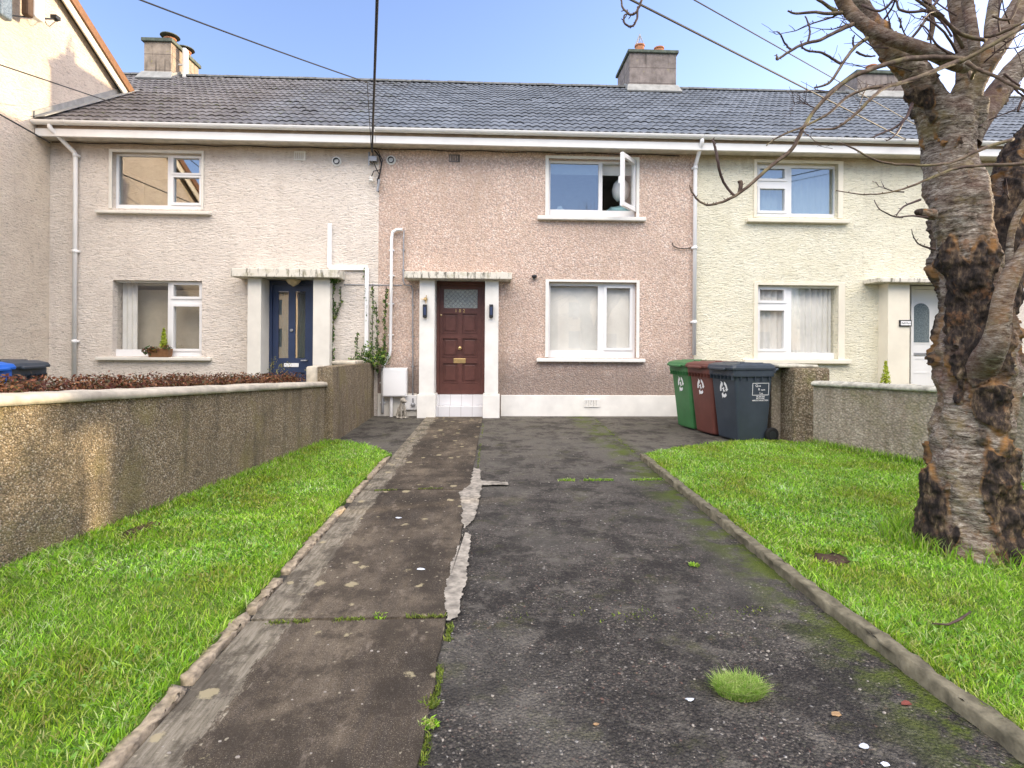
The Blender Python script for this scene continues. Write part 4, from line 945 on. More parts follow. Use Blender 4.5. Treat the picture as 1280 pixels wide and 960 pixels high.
hwA = G(416, 554); hwB = (G(474, 521)[0]-.0, D-.002)
hH = htop(416, 459, hwA); print('high wall', hwA, hwB, hH)
hx_ = hwA[0]
garden_wall('high_garden_wall', (hx_, hwA[1]), (XA-.06, D-.03), hH, hH-.03, .26, -1, 'gardenwall', 'coping', 'higher mottled dividing wall between the left and middle house fronts', .0)
m = MB(); m.box(hx_-.34, hwA[1]-.03, hH-.20, hx_-.2, hwA[1]+.3, hH+.01, .02); tag(m.build('cap_stone', M['coping'], None, True), 'pale painted block on the near end of the high dividing wall', 'stone')
m = MB(); a = atY(452, 458, 8.8); m.box(-2.5, 8.7, hH-.03, -2.12, 9.3, hH+.03, .02); tag(m.build('cap_stone', M['coping'], None, True), 'pale loose coping piece on the dividing wall near the climber', 'stone')
hrA = htop(1018, 482, rwA); hrB = htop(1160, 490, rwB)
garden_wall('low_garden_wall', rwA, tuple(rwC), hrA, hrA+(hrB-hrA)/(Vector(rwB)-Vector(rwA)).length*(Vector(rwC)-Vector(rwA)).length, .2, -1, 'gardenwall_r', 'coping_r', 'low grey rendered garden wall with lichen coping behind the tree', .06, .27)
pA = G(992, 554); hp = htop(992, 460, pA); print('pier', pA, hp, 'right wall', rwA, rwB, hrA, hrB)
rt = empty('high_garden_wall', (pA[0], pA[1], 0), 'short high dividing wall with brown pier behind the black bin', 'wall')
m = MB(); m.box(pA[0], pA[1]+.001, -.03, pA[0]+.50, pA[1]+.35, hp, .03); m.build('pier', M['pier'], rt)
m = MB(); m.box(pA[0]-.12, pA[1]+.35, -.03, pA[0]+.14, D-.035, hp, .01); m.build('wall_body', M['gardenwall_r'], rt)
m = MB(); m.box(pA[0]-.16, pA[1]+.1, hp+.001, pA[0]+.40, pA[1]+.9, hp+.04, .015); m.build('coping', M['coping_r'], rt)
# ------------------------------------------------------------------ plants
def leafcloud(name, centers, rad, n, size, pal, mat, parent=None, seed=1, label=None, cat=None, kind=None, group=None, flat=0):
    rg = np.random.default_rng(seed); C = np.array(centers); Rr = np.array(rad); idx = rg.integers(0, len(C), n)
    d = rg.normal(0, 1, (n, 3)); d /= np.linalg.norm(d, axis=1)[:, None]; rr = rg.uniform(.25, 1.05, n)[:, None]**.6
    P = C[idx]+d*rr*Rr[idx]
    sz = size*rg.uniform(.6, 1.4, n); nrm = d+rg.normal(0, .7, (n, 3)); nrm /= np.linalg.norm(nrm, axis=1)[:, None]
    t = np.cross(nrm, rg.normal(0, 1, (n, 3))); t /= np.linalg.norm(t, axis=1)[:, None]; b = np.cross(nrm, t)
    V = np.zeros((n, 4, 3)); V[:, 0] = P-t*sz[:, None]; V[:, 1] = P+b*sz[:, None]*.5+nrm*sz[:, None]*.15; V[:, 2] = P+t*sz[:, None]; V[:, 3] = P-b*sz[:, None]*.5+nrm*sz[:, None]*.15
    F = np.arange(n*4).reshape(n, 4); pal = np.array(pal); c = pal[rg.integers(0, len(pal), n)]*rg.uniform(.7, 1.3, (n, 1)); col = np.ones((n, 4, 4)); col[:, :, :3] = c[:, None]
    o = np_mesh(name, V.reshape(-1, 3), F, None, mat, parent, False, col.reshape(-1, 4)); return tag(o, label, cat, group, kind)
# red-brown hedge behind left wall
cen = []; rad = []
A_, B_ = Vector(lwA), Vector(lwC); n_ = Vector(((B_-A_).normalized().y, -(B_-A_).normalized().x))
for i in range(120):
    t = i/119; p = A_.lerp(B_, t)+n_*(.52+.1*random.uniform(-1, 1)); h = lerp(hA, hA+slope*LC, t)
    cen.append((p.x, p.y, h-.0+.02*random.uniform(-1, 1))); rad.append((.28, .28, .155+.03*random.random()))
hd = empty('hedge', (lwA[0]-.5, lwA[1], 0), 'low red-brown clipped hedge behind the left garden wall', 'hedge')
leafcloud('foliage', cen, rad, 60000, .014, [(.13,.04,.02),(.19,.07,.035),(.08,.025,.016),(.26,.12,.05),(.12,.07,.03),(.07,.06,.02)], M['leaf'], hd, 5)
m = MB()
for i in range(60):
    t = i/59; p = A_.lerp(B_, t)+n_*(.52); m.tube([(p.x, p.y, 0), (p.x+.05, p.y, .5), (p.x+random.uniform(-.15,.15), p.y+.05, .9)], [.02, .014, .006], 5)
m.build('stems', M['twig'], hd)
IVY = [(.05,.12,.025),(.08,.17,.035),(.035,.08,.02),(.12,.20,.04),(.22,.30,.05)]
def strand(pts, dy, n, sz, rt_, sd, pal=IVY, spread=.035):
    W = [Vector((q(px, py, dy)[0], D+dy, q(px, py, dy)[1])) for px, py in pts]
    c = []; 
    for i in range(len(W)-1):
        for k in range(6): c.append(tuple(W[i].lerp(W[i+1], k/6)+Vector((random.uniform(-.02,.02), 0, 0))))
    leafcloud('foliage', c, [(spread, spread*.7, .05)]*len(c), n, sz, pal, M['leaf'], rt_, sd)
    MB().tube(W, .006, 5).build('stem', M['twig'], rt_)
iv = empty('ivy', (q(417, 455)[0], D-.1, 0), 'thin ivy strand climbing the right pillar of the blue door porch', 'ivy')
strand([(416, 456), (415, 430), (417, 400), (416, 370), (418, 347)], -.08, 420, .022, iv, 21); strand([(418, 400), (426, 380), (426, 358)], -.05, 110, .02, iv, 22, spread=.025)
leafcloud('foliage', [(q(419, 350, -.2)[0], D-.2, q(419, 350, -.2)[1])], [(.10, .10, .06)], 120, .022, IVY, M['leaf'], iv, 27)
sh = empty('climbing_shrub', (q(455, 455)[0], D-.25, 0), 'leafy climbing shrub growing up the wall at the boundary of ivory and pink houses', 'shrub')
strand([(466, 462), (465, 430), (466, 390), (466, 355)], -.10, 300, .022, sh, 23); strand([(478, 462), (481, 430), (481, 395), (483, 358)], -.16, 330, .024, sh, 24)
strand([(472, 462), (472, 425), (470, 378)], -.13, 260, .022, sh, 25); strand([(447, 462), (446, 440), (447, 415)], -.12, 160, .02, sh, 26)
strand([(457, 400), (457, 365), (455, 332)], -.04, 60, .02, sh, 29, spread=.02)
c = [tuple(Vector((q(px, py, -.2)[0], D-.2+random.uniform(-.1, .1), q(px, py, -.2)[1]))) for px, py in ((445, 452), (455, 446), (463, 448), (472, 450), (480, 448), (450, 458), (476, 440), (462, 436), (440, 456))]
leafcloud('foliage', c, [(.13, .12, .13)]*len(c), 900, .026, IVY, M['leaf'], sh, 30)
yl = empty('yellow_flowering_weed', (q(347, 462, -.9)[0], D-.9, 0), 'sparse yellowish seedheads in front of the blue door', 'plant')
c = [tuple(atY(px, py, D-.9)) for px, py in ((340, 456), (343, 450), (352, 458), (361, 456), (338, 462), (348, 463), (357, 465), (384, 463))]
leafcloud('foliage', c, [(.05, .05, .07)]*len(c), 220, .012, [(.3,.27,.06),(.35,.3,.08),(.14,.15,.04)], M['leaf'], yl, 34)
# window box planter
pp = atY(200, 446, D-.02); zsill = q(200, 446, -.09)[1]; zsill = q(118, 446, -.09)[1]
x0, x1 = q(186, 440, -.05)[0], q(213, 440, -.05)[0]
pl = empty('planter', ((x0+x1)/2, D-.02, zsill), 'brown planter with yellow-green conifer and trailing leaves on the left ground-floor sill', 'planter')
m = MB(); m.prism([(x0+.02, D-.09, zsill+.001), (x1-.02, D-.09, zsill+.001), (x1, D-.10, zsill+.15), (x0, D-.10, zsill+.15)], (0, .13, 0)); m.build('pot', M['wood'], pl)
leafcloud('conifer', [(lerp(x0, x1, .66), D-.03, zsill+.18+.045*i) for i in range(7)], [(.075*(1-i/8), .07*(1-i/8), .06) for i in range(7)], 700, .018, [(.42,.50,.04),(.34,.44,.04),(.5,.55,.08)], M['leaf'], pl, 41)
leafcloud('trailing_leaves', [(lerp(x0, x1, f_), D-.09, zsill+.12+dz_) for f_, dz_ in ((-.1, .0), (.1, .03), (.3, .02), (.9, .05), (.02, -.04), (.4, .0))], [(.07, .06, .05)]*6, 420, .018, [(.04,.10,.03),(.06,.14,.04),(.3,.14,.04),(.1,.03,.04)], M['leaf'], pl, 42)
# small conifer behind the right low wall
cpt = atY(1107, 470, 8.6); cf = empty('dwarf_conifer', (cpt.x, 8.6, 0), 'small bright yellow-green conifer peeping over the right low wall', 'shrub')
z0c = cpt.z-.1
leafcloud('foliage', [(cpt.x, 8.6, z0c+.05*i) for i in range(7)], [(.085*(1-i/7.5), .08*(1-i/7.5), .05) for i in range(7)], 900, .014, [(.45,.52,.04),(.36,.46,.04),(.52,.56,.08)], M['leaf'], cf, 43)
MB().tube([(cpt.x, 8.6, 0), (cpt.x, 8.6, z0c+.1)], .02, 8).build('stem', M['twig'], cf)
# ------------------------------------------------------------------ wall fittings
def pipe(name, pts, r_, mat, lab, cat='pipe', dy=-.05, group=None, seg=10, clips=True):
    W = [Vector((q(px, py, dy)[0], D+dy, q(px, py, dy)[1])) for px, py in pts]
    rt_ = empty(name, (W[-1].x, D, 0), lab, cat)
    MB().tube(W, r_, seg).build('pipe_run', M[mat], rt_, True)
    if clips:
        m = MB()
        for i in range(len(W)-1):
            if (W[i]-W[i+1]).length > .6:
                for t in (.25, .75): c = W[i].lerp(W[i+1], t); m.box(c.x-r_*1.7, c.y-.0, c.z-.012, c.x+r_*1.7, D-.001, c.z+.012)
        if m.v: m.build('pipe_clip', M[mat], rt_)
    return rt_
pipe('waste_pipe', [(503, 287), (496, 287), (491, 290), (489.5, 297), (489, 360), (488, 438), (487, 443), (479, 457), (478, 466), (478, 516)], .028, 'white', 'white pipe running down the pink wall behind the meter box', dy=-.06)
pipe('copper_pipe', [(505, 288), (504.5, 300), (504, 350), (506, 356), (514, 357.5), (516, 362), (516, 440), (516, 512)], .012, 'grey_metal', 'thin grey pipe down the pink wall beside the front door', dy=-.04)
def trunking(name, pts, w_, lab):
    W = [q(px, py, -.02) for px, py in pts]; rt_ = empty(name, (W[-1][0], D, 0), lab, 'conduit'); m = MB()
    for i in range(len(W)-1):
        a, b = W[i], W[i+1]; x0, x1 = min(a[0], b[0])-w_, max(a[0], b[0])+w_; z0, z1 = min(a[1], b[1])-w_, max(a[1], b[1])+w_
        m.box(x0, D-.045-.001*i, z0, x1, D-.001, z1, .004)
    m.build('trunking_run', M['white'], rt_)
trunking('cable_trunking', [(411.5, 281), (413, 333), (458, 336.5), (459, 460)], .022, 'white angular trunking on the ivory wall from above the porch to the shrub')
a, b = q(478, 460, -.2), q(508, 496, -.2)
mbx = empty('meter_box', ((a[0]+b[0])/2, D, 0), 'white electricity meter box on the pink wall beside the dividing wall', 'meter box')
MB().box(a[0], D-.19, b[1], b[0], D-.001, a[1], .01).build('cabinet', M['white'], mbx)
MB().panel(a[0]+.02, b[0]-.02, b[1]+.02, a[1]-.03, [], D-.202, D-.191).build('cabinet_door', M['white'], mbx)
MB().tube([((a[0]+b[0])/2-.07, D-.1, b[1]), ((a[0]+b[0])/2-.07, D-.1, 0)], .03, 10).build('conduit', M['white'], mbx)
a, b = q(506, 494, -.06), q(521, 512, -.06); MB().box(a[0], D-.06, b[1], b[0], D-.031, a[1], .004)
tag(MB().box(a[0], D-.075, b[1], b[0], D-.031, a[1], .004).build('junction_plate', M['white']), 'small white service plate low on the plinth left of the door pillar', 'service box')
a = q(516, 506, -.09); tag(MB().lathe((a[0], D-.115, a[1]), [(.01, 0), (.035, .01), (.04, .035), (.01, .04)], 12, 'y').tube([(a[0], D-.09, a[1]), (a[0], D-.09, a[1]+.12)], .012, 8).build('stopcock', M['grey_metal']), 'grey valve on the thin pipe just above the ground', 'valve')
for px, lab in ((531.5, 'slim black wall light on the pillar left of the brown door'), (614, 'slim black wall light on the pillar right of the brown door')):
    a = q(px, 389, -.26); r_ = empty('wall_light', (a[0], D-.26, a[1]), lab, 'wall light', 'wall lights flanking the brown door')
    MB().box(a[0]-.035, D-.335, a[1]-.115, a[0]+.035, D-.262, a[1]+.115, .008).build('housing', M['black_plastic'], r_); MB().box(a[0]-.022, D-.339, a[1]-.07, a[0]+.022, D-.336, a[1]+.07).build('lens', M['door_blue'], r_)
a = q(532, 374, -.26); m = MB(); m.lathe((a[0], D-.262, a[1]), [(.03, 0), (.035, -.012), (.02, -.03)], 12, 'y'); m.tube([(a[0]-.08, D-.29, a[1]), (a[0]+.02, D-.29, a[1])], .006, 6); m.tube([(a[0]+.01, D-.285, a[1]-.08), (a[0]+.015, D-.285, a[1]+.07)], .009, 6)
tag(m.build('brass_ornament', M['brass']), 'small brass ornament above the left wall light', 'ornament')
a = q(668, 345.5, -.06); r_ = empty('security_sensor', (a[0], D-.05, a[1]), 'small dark sensor on the pink wall left of the lower window', 'sensor')
MB().ball((a[0], D-.055, a[1]), (.05, .05, .035), 3).build('sensor_head', M['black_plastic'], r_, True); MB().box(a[0]-.02, D-.03, a[1]-.05, a[0]+.02, D-.001, a[1]+.02).build('sensor_bracket', M['grey_metal'], r_)
# house name plaque
a, b = q(1124, 400, -.26), q(1139, 408, -.26)
plq = MB().box(a[0], D-.275, b[1], b[0], D-.251, a[1], .003).build('name_plaque', M['black_plastic']); tag(plq, 'small dark-framed house name plaque on the white pillar', 'plaque')
MB().box(a[0]+.02, D-.279, b[1]+.02, b[0]-.02, D-.2755, a[1]-.02).build('plate', M['white'], plq)
m = MB(); x = a[0]+.035; zz = (a[1]+b[1])/2
while x < b[0]-.04: m.box(x, D-.2815, zz-random.uniform(.008, .018), x+random.uniform(.008,.014), D-.2795, zz+random.uniform(.008,.018)); x += .024
m.build('lettering', M['black_plastic'], plq)
# ------------------------------------------------------------------ stone dog
m = MB(); p = G(503, 523); bx, by = p[0], p[1]; s_ = .36/.36
for c, r_ in (((-.045, .09, .11), (.065, .10, .10)), ((-.01, .05, .18), (.058, .065, .10)), ((.0, .02, .24), (.042, .045, .07)), ((.012, .0, .315), (.048, .052, .048)), ((.045, -.035, .30), (.036, .03, .025)), ((.07, -.05, .295), (.014, .014, .012)),
            ((-.03, .0, .30), (.014, .025, .042)), ((.045, .035, .30), (.014, .025, .042)),
            ((-.02, -.02, .12), (.019, .02, .11)), ((.045, -.0, .12), (.018, .02, .11)), ((-.015, -.045, .015), (.024, .035, .016)), ((.055, -.03, .015), (.024, .035, .016)),
            ((-.085, .07, .06), (.035, .07, .055)), ((-.09, .01, .02), (.028, .05, .02)), ((.02, .13, .06), (.035, .06, .05)), ((.0, .07, .012), (.11, .11, .012))):
    m.ball((bx+c[0], by+c[1], c[2]), r_, 2)
dg = m.build('dog_statue', M['stone'], None, True); tag(dg, 'weathered stone statue of a sitting dog below the meter box', 'statue')
md = dg.modifiers.new('r', 'REMESH'); md.mode = 'VOXEL'; md.voxel_size = .007; md.use_smooth_shade = True
bpy.context.view_layer.update(); me = bpy.data.meshes.new_from_object(dg.evaluated_get(bpy.context.evaluated_depsgraph_get())); dg.modifiers.clear(); dg.data = me
# ------------------------------------------------------------------ wheelie bins
def bin_at(pos, ang, mat, lab, marks=True, side_panel=False, lidmat=None, group='wheelie bins'):
    rt_ = empty('wheelie_bin', (pos[0], pos[1], 0), lab, 'wheelie bin', group)
    Mx = Matrix.Translation((pos[0], pos[1], 0)) @ Matrix.Rotation(ang, 4, 'Z')
    def put(m, nm, mt, par=rt_, sm=False):
        m.v = [tuple(Mx @ Vector(v)) for v in m.v]; return m.build(nm, mt, par, sm)
    # local: front faces -x, body tapers downward
    def taper(m, secs, bev=.04, n=4):
        rings = []
        for (x0, x1, w_, z) in secs:
            y0, y1 = -w_/2, w_/2; r = []
            for (cx_, cy_, a0) in ((x1-bev, y1-bev, 0), (x0+bev, y1-bev, 90), (x0+bev, y0+bev, 180), (x1-bev, y0+bev, 270)):
                for k in range(n+1): t = R(a0+90*k/n); r.append((cx_+bev*math.cos(t), cy_+bev*math.sin(t), z))
            rings.append(r)
        k = len(rings[0]); n0 = len(m.v)
        for r in rings: m.v += r
        for i in range(len(rings)-1):
            for j in range(k): m.f.append((n0+i*k+j, n0+i*k+(j+1) % k, n0+(i+1)*k+(j+1) % k, n0+(i+1)*k+j))
        m.f.append(tuple(range(n0, n0+k))[::-1]); m.f.append(tuple(range(n0+(len(rings)-1)*k, n0+len(rings)*k)))
    b = MB(); taper(b, [(-.19, .25, .44, .03), (-.20, .26, .45, .05), (-.285, .30, .53, .88), (-.29, .305, .535, .89)])
    taper(b, [(-.32, .32, .57, .885), (-.325, .325, .575, .90), (-.325, .325, .575, .975)], .045)
    for k in range(7): b.box(-.34, -.25+k*.075, .84, -.29, -.242+k*.075, .90)
    for k in range(5):
        for sg in (-1, 1): b.box(-.22+k*.11, sg*.262, .83, -.214+k*.11, sg*.288, .90)
    put(b, 'body', mat)
    l = MB(); taper(l, [(-.36, .33, .60, .978), (-.365, .335, .605, 1.0), (-.34, .33, .59, 1.035), (-.25, .30, .50, 1.062)], .05)
    l.box(-.40, -.16, .965, -.35, .16, 1.0, .012); l.box(-.15, -.2, 1.058, .2, -.17, 1.072, .004); l.box(-.15, .17, 1.058, .2, .2, 1.072, .004)
    put(l, 'lid', lidmat or mat)
    h = MB(); h.tube([(.33, -.25, .955), (.40, -.24, .985), (.40, .24, .985), (.33, .25, .955)], .016, 8); h.box(.30, -.26, .93, .36, -.2, 1.0, .01); h.box(.30, .2, .93, .36, .26, 1.0, .01); h.box(.33, -.06, .95, .39, .06, 1.0, .01)
    put(h, 'handle', mat)
    for sg in (-1, 1):
        w_ = MB().lathe((.285, sg*.265, .10), [(.085, -.024), (.10, -.018), (.10, .018), (.085, .024)], 22, 'y'); wo = put(w_, 'wheel', M['rubber'])
        w2 = MB().lathe((.285, sg*.265, .10), [(.05, -.027), (.055, -.026), (.055, .026), (.05, .027)], 16, 'y'); put(w2, 'hub', M['black_plastic'], wo)
    put(MB().tube([(.285, -.26, .10), (.285, .26, .10)], .012, 8), 'axle', M['grey_metal'])
    if marks:      # recycling-style arrows: three bent arrows in a ring, on the front face
        zc_ = .70; xf = -.2+(-.085)*(zc_-.05)/.83-.003; tl = math.atan(.085/.83)
        m = MB(); r0, r1 = .058, .092
        for k in range(3):
            a0 = R(90+120*k+14); a1 = R(90+120*k+84); n = 7; out = []
            for i in range(n+1): t = a0+(a1-a0)*i/n; out.append((t, r1))
            for i in range(n, -1, -1): t = a0+(a1-a0)*i/n; out.append((t, r0))
            pts = [(xf-math.sin(tl)*(r*math.sin(t))*1.0-.0, r*.85*math.cos(t), zc_+r*1.2*math.sin(t)) for t, r in out]
            m.prism(pts, (-.003, 0, 0))
            tt = a1+R(22); tri = [(a1, r0-.022), (a1, r1+.022), (tt, (r0+r1)/2)]
            m.prism([(xf-math.sin(tl)*r*math.sin(t), r*.85*math.cos(t), zc_+r*1.2*math.sin(t)) for t, r in tri], (-.003, 0, 0))
        put(m, 'recycling_symbol', M['white'])
        # pale figure strokes in the middle
        m = MB(); 
        for (y, z, w2_, h2_) in ((0, 0, .018, .06), (.02, .01, .03, .014), (-.02, -.02, .03, .014)): m.box(xf-.005, y-w2_/2, zc_+z-h2_/2, xf-.001, y+w2_/2, zc_+z+h2_/2)
        put(m, 'printed_mark', M['white'])
    if side_panel:
        def ysurf(z): return -(.45+(.53-.45)*(z-.05)/.83)/2-.002
        tl2 = math.atan(.04/.83); z1_, z0_ = .80, .635; x0_, x1_ = -.02, .24
        m = MB()
        for (xa, xb_, za, zb_) in ((x0_, x1_, z1_-.006, z1_), (x0_, x1_, z0_, z0_+.006), (x0_, x0_+.006, z0_, z1_), (x1_-.006, x1_, z0_, z1_)):
            m.v += []; n0 = len(m.v); ya, yb_ = ysurf(za), ysurf(zb_)
            m.v += [(xa, ya, za), (xb_, ya, za), (xb_, yb_, zb_), (xa, yb_, zb_), (xa, ya-.002, za), (xb_, ya-.002, za), (xb_, yb_-.002, zb_), (xa, yb_-.002, zb_)]
            m.f += [tuple(n0+i for i in t) for t in ((0,3,2,1),(4,5,6,7),(0,1,5,4),(1,2,6,5),(2,3,7,6),(3,0,4,7))]
        put(m, 'printed_frame', M['white'])
        for txt, sz, x, z in (('Q', .046, .045, .765), ('uick', .028, .09, .760), ('R', .042, .085, .713), ('ecycle', .027, .147, .708), ('L', .042, .105, .662), ('td.', .027, .135, .657), ('TEL 043 3342', .024, .11, .615), ('RECYCLING', .024, .11, .592), ('WASTE COLLECTION', .026, .11, .565)):
            t_ = text_mesh('printed_lettering', txt, sz, Vector((0, 0, 0)), Matrix.Identity(4), M['white'], None, .001)
            me_ = t_.data; par_ = rt_; bpy.data.objects.remove(t_)
            me_.transform(Mx @ Matrix.Translation((x, ysurf(z)-.001, z)) @ Matrix.Rotation(-tl2, 4, 'X') @ ROTX)
            link('printed_lettering', me_, None, rt_)
    return rt_
M['bin_green'] = plain('green_bin_plastic', (.045,.16,.055), .45, .4, .15, 5, .15, 120); M['bin_brown'] = plain('brown_bin_plastic', (.13,.045,.035), .45, .4, .15, 5, .15, 120)
M['bin_black'] = plain('charcoal_bin_plastic', (.038,.05,.066), .42, .45, .2, 5, .15, 120); M['bin_blue'] = plain('blue_bin_plastic', (.015,.13,.55), .45, .4, .1)
def bincorner(px, py, ang, dx=-.19, dyl=-.22):   # place so that the local front/near bottom corner falls on the ground point
    p = G(px, py); c = Matrix.Rotation(ang, 2) @ Vector((dx, dyl)); return (p[0]-c.x, p[1]-c.y)
bin_at(bincorner(924, 554, R(13)), R(13), M['bin_black'], 'charcoal wheelie bin with white printed panel, nearest the right lawn', True, True)
bin_at(bincorner(893, 546, R(12)), R(12), M['bin_brown'], 'brown wheelie bin standing between the green and charcoal bins')
bin_at(bincorner(866, 538.5, R(10)), R(10), M['bin_green'], 'green wheelie bin standing nearest the pink house')
bp_ = atD(12, 456, 6.5); bin_at((bp_.x-.1, bp_.y+.0), R(180), M['bin_black'], 'dark grey wheelie bin showing only its lid over the left hedge', False)
bp_ = atD(-50, 458, 5.9); bin_at((bp_.x, bp_.y), R(180), M['bin_blue'], 'bright blue wheelie bin at the left edge behind the hedge', False)
# ------------------------------------------------------------------ cables
def cable(pts, r_, lab, sag=.0, mat='cable', name='overhead_cable', cat='cable'):
    W = []
    for i in range(len(pts)-1):
        a, b = Vector(pts[i]), Vector(pts[i+1]); k = 14
        for j in range(k+(i == len(pts)-2)): t = j/k; W.append(a.lerp(b, t)-Vector((0, 0, sag*4*t*(1-t))))
    return tag(MB().tube(W, r_, 6).build(name, M[mat], None, True), lab, cat, 'overhead cables' if name == 'overhead_cable' else None)
def aim(a, px, py, d, ext=1.6):   # extend the segment from a through the frame border
    b = atD(px, py, d); a = Vector(a); return a+(b-a)*ext
A0 = atY(465, 190, D-.34); br0 = atY(466, 205, D-.1)
cable([A0, aim(A0, 471.5, -2, 5.2, 1.35)], .016, 'thick twisted black cable dropping straight to the bracket above the party line', 0)
A1 = atY(462, 103, D+.6)
A1 = atY(464, 186, D-.34)
# the cable seen against the sky: from the bracket up over the eaves to the upper left
B1 = atD(183, 0, 6.0); C1 = atY(459, 103, D-.9)
cable([A1, C1], .006, 'thin cable end rising from the bracket past the gutter', 0)
cable([C1, C1+(B1-C1)*1.4], .009, 'thin cable crossing the sky towards the upper left', .03)
A2 = atY(1135, 176, D-.34); B2 = atD(805, 8, 5.0); cable([A2, A2+(B2-A2)*1.25], .010, 'thin cable crossing the sky from above the chimney to the cream house', .0)
A3 = atY(1180, 176, D-.34); B3 = atD(868, 0, 5.0); cable([A3, A3+(B3-A3)*1.25], .006, 'thinner cable running above and parallel to the other one at right', .0)
A4 = atY(140, 128, D-.3); B4 = atD(0, 81, 6.4); cable([A4, A4+(B4-A4)*1.2], .008, 'upper cable crossing the sunlit gable wall', .0)
A5 = atY(62, 178, D-.32); B5 = atD(0, 143, 7.6); cable([A5, A5+(B5-A5)*1.3], .011, 'lower cable fixed to the left end of the gutter', .0)
W = [(lerp(XG+.05, XB-.3, i/40), D-.03, zt-.265+.012*math.sin(i*1.7)) for i in range(41)]
tag(MB().tube(W, .008, 5).build('wall_cable', M['cable']), 'black cable clipped along the wall just under the eaves', 'cable')
rt_ = empty('cable_bracket', (br0.x, D, br0.z), 'tangle of cables and insulators on the wall under the eaves at the party line', 'bracket')
MB().tube([(q(461,195,-.08)[0], D-.08, q(461,190,-.08)[1]), (q(461,207,-.08)[0], D-.08, q(461,207,-.08)[1])], .015, 6).box(q(463,200)[0]-.02, D-.09, q(463,203)[1], q(472,200)[0], D-.001, q(463,197)[1]).build('bracket_arm', M['grey_metal'], rt_)
for pts in ([(468,188),(474,195),(477,205),(475,216),(472,225),(473,240)], [(466,188),(466,200),(470,210),(474,218),(474,230)], [(462,190),(462,202),(466,205)], [(472,188),(478,200),(476,212),(467,214),(464,222)]):
    MB().tube([(q(a,b,-.06)[0], D-.06, q(a,b,-.06)[1]) for a,b in pts], .014 if pts[0][0] == 468 else .009, 6).build('loose_cable', M['cable'], rt_, True)
a = q(464, 224, -.07); MB().lathe((a[0], D-.07, a[1]), [(.02, -.05), (.04, -.03), (.035, .0), (.045, .02), (.02, .045)], 12).build('insulator', M['paint_w'], rt_)
a = q(472, 231, -.06); MB().tube([(a[0], D-.07, a[1]-.12), (a[0]+.03, D-.07, a[1]+.09)], .022, 8).build('junction_sleeve', M['grey_metal'], rt_)
m = MB().tube([(q(px,py,-.03)[0], D-.03, q(px,py,-.03)[1]) for px, py in ((866,309),(856,311),(847,310),(841,307),(841,303))], .009, 6); tag(m.build('loose_wire', M['cable'], None, True), 'short loose black wire sticking out beside the right downpipe', 'wire')
m = MB(); zz = q(500, 356.5)[1]; m.box(q(430,356)[0], D-.012, zz-.007, XA, D-.001, zz+.007); m.box(XA+.001, D-.012, zz-.007, q(503,356)[0], D-.001, zz+.007)
tag(m.build('wall_cable', M['grey_metal']), 'thin grey cable crossing the wall horizontally at porch height', 'cable')
# ------------------------------------------------------------------ tree
TD = 3.40
def T(px, py, d=TD): return atD(px, py, d)
def interp(tab, y):
    tab = sorted(tab); 
    for i in range(len(tab)-1):
        if tab[i][0] <= y <= tab[i+1][0]:
            t = (y-tab[i][0])/(tab[i+1][0]-tab[i][0]); t = t*t*(3-2*t)*.5+t*.5; return [lerp(a, b, t) for a, b in zip(tab[i][1:], tab[i+1][1:])]
    return list(tab[0][1:]) if y < tab[0][0] else list(tab[-1][1:])
tree = empty('cherry_tree', tuple(gnd(1215, 692)), 'leafless old cherry tree with peeling striped bark on the right lawn', 'tree')
tab = [(120,1150,1236),(150,1147,1232),(170,1148,1224),(210,1150,1228),(250,1154,1240),(300,1168,1252),(340,1168,1262),(400,1171,1268),(430,1165,1274),(460,1166,1276),(500,1171,1275),(540,1163,1273),(600,1157,1271),(660,1150,1277),(700,1142,1288),(720,1134,1296)]
